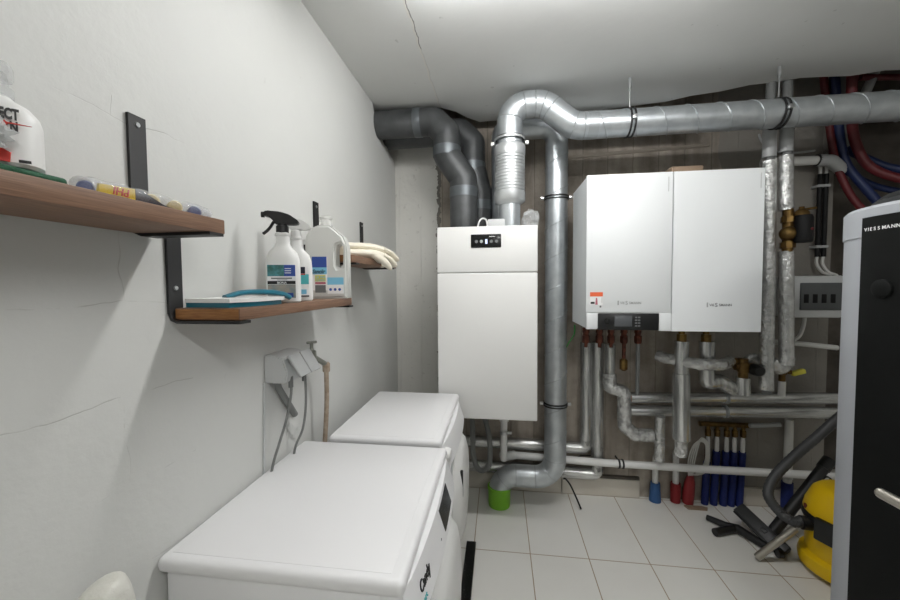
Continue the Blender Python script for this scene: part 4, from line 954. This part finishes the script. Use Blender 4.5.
# dustpan brush (white and teal)
ZS = 1.3722
t = thing('hand_brush', 'white and teal brush lying on the lowest shelf in front of the bottles', 'brush', (-.62, .83, ZS))
bm = nb(); prism(bm, [(-.70, .745), (-.585, .735), (-.562, .80), (-.566, .90), (-.60, .935), (-.66, .93), (-.71, .86)], 'z', ZS+.0005, ZS+.011); obj('base', bm, 'teal', t)
bm = nb(); prism(bm, [(-.70, .742), (-.582, .732), (-.557, .80), (-.56, .905), (-.60, .942), (-.66, .935), (-.71, .86)], 'z', ZS+.0112, ZS+.020); obj('top', bm, 'white_plastic', t)
bm = nb(); tube(bm, smooth([(-.66, .815, ZS+.020), (-.64, .85, ZS+.031), (-.60, .885, ZS+.032), (-.57, .91, ZS+.026), (-.558, .925, ZS+.016)], 6), .0095, 12, sq=(.7, 1.4)); obj('handle', bm, 'teal', t)
# spray bottle with black trigger
def spray(label, x, y, s, head, trig, mbody, hs=1.):
    t = thing('spray_bottle', label, 'spray bottle', (x, y, ZS), 'spray bottles on the lowest shelf')
    bm = nb(); ell(bm, [(.041*s, .022*s, 0), (.045*s, .026*s, .004), (.0445*s, .026*s, .10), (.043*s, .026*s, .12), (.037*s, .024*s, .140), (.023*s, .019*s, .155), (.018*s, .017*s, .165), (.017*s, .016*s, .185), (.019*s, .018*s, .188), (.019*s, .018*s, .193), (.014*s, .014*s, .196)], (x, y, ZS+.0005), p=3.)
    b = obj('bottle', bm, mbody, t)
    bm = nb(); lathe(bm, [(.0165*s, .194), (.0165*s, .214), (.013*s, .216), (.012*s, .222)], (x, y, ZS), 24); hz = obj('cap', bm, head, t)
    bm = nb(); prism(bm, [(x-.046*s, ZS+.241), (x-.046*s, ZS+.251), (x-.038*s, ZS+.255), (x-.004*s, ZS+.253), (x+.020*s, ZS+.246), (x+.043*s, ZS+.230), (x+.045*s, ZS+.221), (x+.034*s, ZS+.218), (x-.016*s, ZS+.218), (x-.024*s, ZS+.230), (x-.030*s, ZS+.239)], 'y', y-.013, y+.013)
    bmesh.ops.bevel(bm, geom=bm.edges[:], offset=.0022, segments=2, affect='EDGES'); obj('trigger_head', bm, head, t)
    bm = nb(); lathe(bm, [(.008, 0), (.008, .008)], (x-.053*s, y, ZS+.245), 14, 'x'); obj('nozzle', bm, head, t)
    bm = nb(); tube(bm, smooth([(x-.022*s, y, ZS+.226), (x-.030*s, y, ZS+.212), (x-.040*s, y, ZS+.200), (x-.050*s, y, ZS+.192)], 5), .005, 10, sq=(.8, 1.5)); obj('trigger', bm, trig, t)
    return t, b
s1x, s1y = -.603, .972
t, b = spray('white spray bottle with black trigger head and blue-banded label', s1x, s1y, 1.0, 'black', 'black', 'white_plastic')
yf = s1y-.0268
def lab(parent, x0, x1, z0, z1, m_, d=0.): bm = nb(); bx(bm, x0, x1, yf-.0008-d, yf+.0015, ZS+z0, ZS+z1); o = obj('label_print', bm, m_, parent); return o
lb = lab(b, s1x-.037, s1x+.036, .012, .106, 'white_ink')
lab(b, s1x-.036, s1x+.006, .074, .105, 'lbl_photo', .0006); lab(b, s1x+.006, s1x+.035, .074, .105, 'lbl_blue', .0006)
lab(b, s1x-.036, s1x+.035, .052, .061, 'ink', .0006); lab(b, s1x-.036, s1x+.035, .014, .051, 'lbl_floor', .0006); lab(b, s1x+.013, s1x+.029, .016, .028, 'lbl_blue', .001)
text('printed_lettering', 'BONA', .0085, 'white_ink', b, (s1x-.012, yf-.0018, ZS+.0532), (1, 0, 0), (0, 0, 1))
bm = nb()
for k in range(3): bx(bm, s1x+.008, s1x+.024, yf-.0018, yf-.001, ZS+.082+.006*k, ZS+.0838+.006*k)
obj('label_print', bm, 'white_ink', b)
bm = nb(); bx(bm, s1x-.027, s1x+.026, yf-.0016, yf-.0005, ZS+.0665, ZS+.070); bx(bm, s1x-.012, s1x+.014, yf-.0016, yf-.0005, ZS+.063, ZS+.0645); obj('label_print', bm, 'grey_ink', b)
t.rotation_euler.z = math.radians(22)
s2x, s2y = -.616, 1.066
t, b = spray('white spray bottle with white trigger, squeezed between black-trigger bottle and jug', s2x, s2y, .98, 'white_plastic', 'white_plastic', 'white_plastic')
yf = s2y-.0263
lab(b, s2x-.036, s2x+.036, .014, .105, 'white_ink'); lab(b, s2x-.036, s2x+.036, .052, .082, 'lbl_teal', .0006); lab(b, s2x-.036, s2x+.026, .084, .104, 'navy', .0006); lab(b, s2x-.036, s2x+.036, .014, .018, 'navy', .0006)
lab(b, s2x+.014, s2x+.029, .022, .036, 'lbl_sky', .0006); lab(b, s2x-.03, s2x+.026, .080, .0835, 'red_ink', .0008)
t.rotation_euler.z = math.radians(22)
# jug
JX, JY = -.618, 1.285
t = thing('detergent_jug', 'large milky plastic jug with side handle and blue label', 'jug', (JX, JY, ZS))
bm = nb()
out = [(-.072, 0), (.070, 0), (.073, .006), (.073, .165), (.071, .195), (.060, .222), (.035, .245), (.012, .262), (-.028, .262), (-.055, .250), (-.070, .225), (-.075, .19), (-.075, .006)]
hole = [(.038, .108), (.058, .112), (.060, .185), (.050, .196), (.038, .192), (.033, .178), (.033, .118)]
ov = [bm.verts.new((JX+u, JY-.034, ZS+.0005+v)) for u, v in out]; hv = [bm.verts.new((JX+u, JY-.034, ZS+.0005+v)) for u, v in hole]
eo = [bm.edges.new((ov[i], ov[(i+1) % len(ov)])) for i in range(len(ov))]; eh = [bm.edges.new((hv[i], hv[(i+1) % len(hv)])) for i in range(len(hv))]
bmesh.ops.triangle_fill(bm, use_beauty=True, use_dissolve=False, edges=eo+eh)
bad = [f for f in bm.faces if all((JX+.034 < v.co.x < JX+.0605 and ZS+.1 < v.co.z < ZS+.2) for v in f.verts) and all(v in hv for v in f.verts)]
bmesh.ops.delete(bm, geom=bad, context='FACES_ONLY')
ex = bmesh.ops.extrude_face_region(bm, geom=bm.faces[:])
bmesh.ops.translate(bm, verts=[g for g in ex['geom'] if isinstance(g, bmesh.types.BMVert)], vec=(0, .068, 0))
bmesh.ops.recalc_face_normals(bm, faces=bm.faces[:])
rim = [e for e in bm.edges if len(e.link_faces) == 2 and e.link_faces[0].normal.angle(e.link_faces[1].normal) > 1.2]
bmesh.ops.bevel(bm, geom=rim, offset=.008, segments=3, affect='EDGES')
jb = obj('body', bm, 'jug', t, ang=40)
bm = nb(); lathe(bm, [(.024, .258), (.022, .268), (.020, .285), (.023, .287), (.023, .294), (.019, .296)], (JX-.008, JY, ZS), 24); obj('neck', bm, 'jug_thin', t)
yf = JY-.0342
lab(jb, JX-.051, JX+.003, .030, .150, 'white_ink'); lab(jb, JX-.050, JX+.002, .112, .150, 'lbl_blue', .0006); lab(jb, JX-.050, JX+.002, .088, .112, 'lbl_sky', .0006)
lab(jb, JX-.040, JX-.003, .062, .084, 'lbl_yellow', .0006); lab(jb, JX-.040, JX-.003, .052, .060, 'lbl_pink', .0006); lab(jb, JX-.040, JX-.003, .022, .049, 'grey_ink', .0006)
lab(jb, JX+.003, JX+.060, .018, .076, 'lbl_sky', .0003); lab(jb, JX+.003, JX+.060, .018, .050, 'white_ink', .0006)
text('printed_lettering', 'Sanclir', .0195, 'navy', jb, (JX-.049, yf-.0022, ZS+.091), (1, 0, 0), (0, 0, 1), shear=.3, sxx=.85)
text('printed_lettering', 'ULTRA', .0115, 'lbl_sky', jb, (JX-.038, yf-.0016, ZS+.073), (1, 0, 0), (0, 0, 1)); text('printed_lettering', 'CLEAN', .0105, 'lbl_sky', jb, (JX-.038, yf-.0016, ZS+.0635), (1, 0, 0), (0, 0, 1))
bm = nb()
for k in range(3): lathe(bm, [(.005, 0), (.005, -.001)], (JX+.014+.016*k, yf-.0007, ZS+.033), 12, 'y')
bx(bm, JX-.045, JX-.003, yf-.0018, yf-.0005, ZS+.143, ZS+.146); obj('label_print', bm, 'lbl_blue', jb)
t.rotation_euler.z = math.radians(10)
# gloves
def glove(label, cuff, wrist, palm, knuck, tip, side, W=.043):
    t = thing('work_glove', label, 'glove', palm, 'cotton gloves on the far shelf')
    cuff, wrist, palm, knuck, tip = map(Vector, (cuff, wrist, palm, knuck, tip))
    d = (tip-knuck).normalized(); lat = d.cross(Vector((0, 0, 1))).normalized()
    bm = nb(); tube(bm, smooth([cuff, wrist, palm, knuck, knuck+d*.02], 5), [W*.82]*3+[W*.78]*4+[W*.9]*3+[W*1.05]*6+[W]*4+[W*.7], 20, sq=(.42, 1.0))
    for k, o in enumerate((-.75, -.25, .25, .75)):
        b0 = knuck-d*.015+lat*o*W; L_ = (tip-knuck).length*(.8, .98, 1., .84)[k]
        e = b0+d*L_+lat*o*W*.25+Vector((0, 0, -.008*abs(k-1.5)))
        tube(bm, smooth([b0, b0.lerp(e, .5)+Vector((0, 0, .008)), e], 7), [.0165]*12+[.014, .011, .004], 12, sq=(.75, 1.15))
    th0 = palm+lat*side*W*.6; th1 = palm+lat*side*W*1.35+d*.035+Vector((0, 0, -.012)); th2 = th1+d*.045+lat*side*.006+Vector((0, 0, -.018))
    tube(bm, smooth([th0, th1, th2], 6), [.016]*8+[.0145, .014, .012, .009, .004], 12)
    obj('knit', bm, 'cotton', t)
    bm = nb(); dd = (wrist-cuff)*.45; tube(bm, [cuff-dd*.1, cuff+dd], W*.86, 20, sq=(.46, 1.02)); obj('cuff', bm, 'cotton', t)
glove('lower cream cotton glove, its fingers drooping over the front of the far shelf', (-.665, 1.485, 1.555), (-.64, 1.53, 1.557), (-.585, 1.605, 1.557), (-.545, 1.655, 1.545), (-.495, 1.715, 1.500), 1, .056)
glove('upper cream cotton glove lying across the other, fingers sticking out over the shelf edge', (-.675, 1.50, 1.588), (-.645, 1.555, 1.590), (-.595, 1.63, 1.589), (-.555, 1.685, 1.578), (-.495, 1.765, 1.530), -1, .050)

# ------------------------------------------------------------------ socket box, cords, tap
t = thing('socket_box', 'grey surface-mounted double socket box with two flip covers', 'socket box', (XL, 1.06, 1.13))
bm = nb()
prism(bm, [(XL-.001, 1.118), (XL+.070, 1.118), (XL+.078, 1.15), (XL+.062, 1.196), (XL+.03, 1.207), (XL-.001, 1.206)], 'y', 1.045, 1.178)
bmesh.ops.bevel(bm, geom=bm.edges[:], offset=.004, segments=2, affect='EDGES'); obj('box', bm, 'light_grey', t)
for k in range(2):
    y0 = 1.047+.066*k; bm = nb()
    vs = bx(bm, XL+.075, XL+.083, y0, y0+.0625, 1.118, 1.196, .003)
    rotate(vs, Matrix.Rotation(math.radians(-32), 3, 'Y'), (XL+.062, y0, 1.198)); obj('flip_cover', bm, 'grey_plastic', t)
bm = nb(); pipe(bm, [(XL+.018, 1.075, 1.13), (XL+.018, 1.09, 1.09), (XL+.012, 1.19, .97)], .011, .02, 12)
tag(obj('conduit_stub', bm, 'hose_grey', loc=(XL, 1.1, .96)), 'short dark grey conduit under the socket box', 'conduit')
bm = nb(); g = bmesh.ops.create_icosphere(bm, subdivisions=3, radius=1)
for v in g['verts']: k = 1+.35*math.sin(v.co.y*13+v.co.z*11); v.co = Vector((XL+v.co.x*.012, 1.19+v.co.y*.035*k, .935+v.co.z*.05*k))
tag(obj('plaster_patch', bm, 'plaster', loc=(XL, 1.19, .93)), 'rough plaster patch at the end of the dark conduit', 'plaster')
for k, (pts, lab_) in enumerate(((([(-.652, 1.075, 1.13), (-.652, 1.075, 1.08), (-.665, 1.068, 1.0), (-.68, 1.05, .93), (-.695, 1.03, .85), (-.71, 1.02, .70)]), 'left grey power cord from the socket box'),
                                 (([(-.652, 1.155, 1.13), (-.65, 1.16, 1.08), (-.655, 1.165, 1.0), (-.665, 1.16, .93), (-.69, 1.15, .86), (-.71, 1.145, .70)]), 'right grey power cord from the socket box'))):
    t = thing('power_cord', lab_, 'cable', pts[-1], 'power cords at the socket box')
    pts = [(-.652+.0, pts[0][1], 1.135)] + pts[1:]
    pts2 = [(p[0], p[1], p[2]) if p[2] > .86 else (min(p[0], -.7205+.004), p[1], p[2]) for p in pts]
    bm = nb(); tube(bm, smooth(pts, 6), .0042, 8); obj('cord', bm, 'hose_grey', t)
    bm = nb(); tube(bm, [pts[0], (pts[0][0], pts[0][1], 1.10)], .0075, 10); obj('plug_sleeve', bm, 'dark_grey', t)
bm = nb(); tube(bm, [(XL+.003, 1.04, 1.12), (XL+.003, 1.03, .9), (XL+.003, 1.02, .7)], .0035, 8)
tag(obj('wall_cable', bm, 'light_grey', loc=(XL, 1.03, .7)), 'thin pale cable running flat down the wall from the socket box', 'cable')
t = thing('water_tap', 'dull metal wall tap with T-handle beside the socket box', 'tap', (XL, 1.25, 1.17))
bm = nb(); tube(bm, fillet([(XL-.005, 1.235, 1.165), (-.675, 1.252, 1.165), (-.652, 1.316, 1.12)], .012, 5), .0095, 14); lathe(bm, [(.022, 0), (.020, .006)], (XL, 1.233, 1.165), 16, 'x'); lathe(bm, [(.016, 1.150), (.017, 1.165), (.016, 1.182), (.009, 1.186), (.006, 1.195), (.006, 1.214)], (-.675, 1.252, 0), 14); obj('body', bm, 'tap_metal', t)
bm = nb(); tube(bm, [(-.687, 1.240, 1.214), (-.663, 1.266, 1.214)], .0048, 10); obj('handle', bm, 'tap_metal', t)
t = thing('inlet_hose', 'tan limescaled water hose hanging from the tap behind the washers', 'hose', (-.68, 1.31, .5))
bm = nb(); tube(bm, smooth([(-.652, 1.315, 1.125), (-.652, 1.316, 1.06), (-.656, 1.322, .98), (-.662, 1.322, .88), (-.675, 1.315, .7), (-.69, 1.30, .5)], 6), .0088, 12); obj('hose', bm, 'stain_hose', t)
bm = nb(); lathe(bm, [(.012, 1.092), (.0145, 1.096), (.0145, 1.122), (.011, 1.128)], (-.652, 1.316, 0), 8); obj('nut', bm, 'stain_hose', t)

# white bag standing in the near corner
bm = nb(); g = bmesh.ops.create_icosphere(bm, subdivisions=5, radius=1)
for v in g['verts']:
    c0 = v.co.copy(); hz = math.sqrt(max(1e-6, 1-c0.z**2)); fl = (1-min(1, abs(c0.z))**5)**.25/hz if hz > .02 else 1.
    k = (1+.16*math.sin(c0.x*5+c0.z*9)*math.sin(c0.y*6+1)+.07*math.sin(c0.z*19+c0.y*9))*fl
    v.co = Vector((-.628+c0.x*.052*k, .483+c0.y*.052*k, max(.001, .474+c0.z*.474+.012*math.sin(c0.y*5+c0.x*4))))
tag(obj('plastic_bag', bm, 'bag_white', loc=(-.62, .48, 0)), 'white crumpled plastic bag standing against the left wall', 'bag')
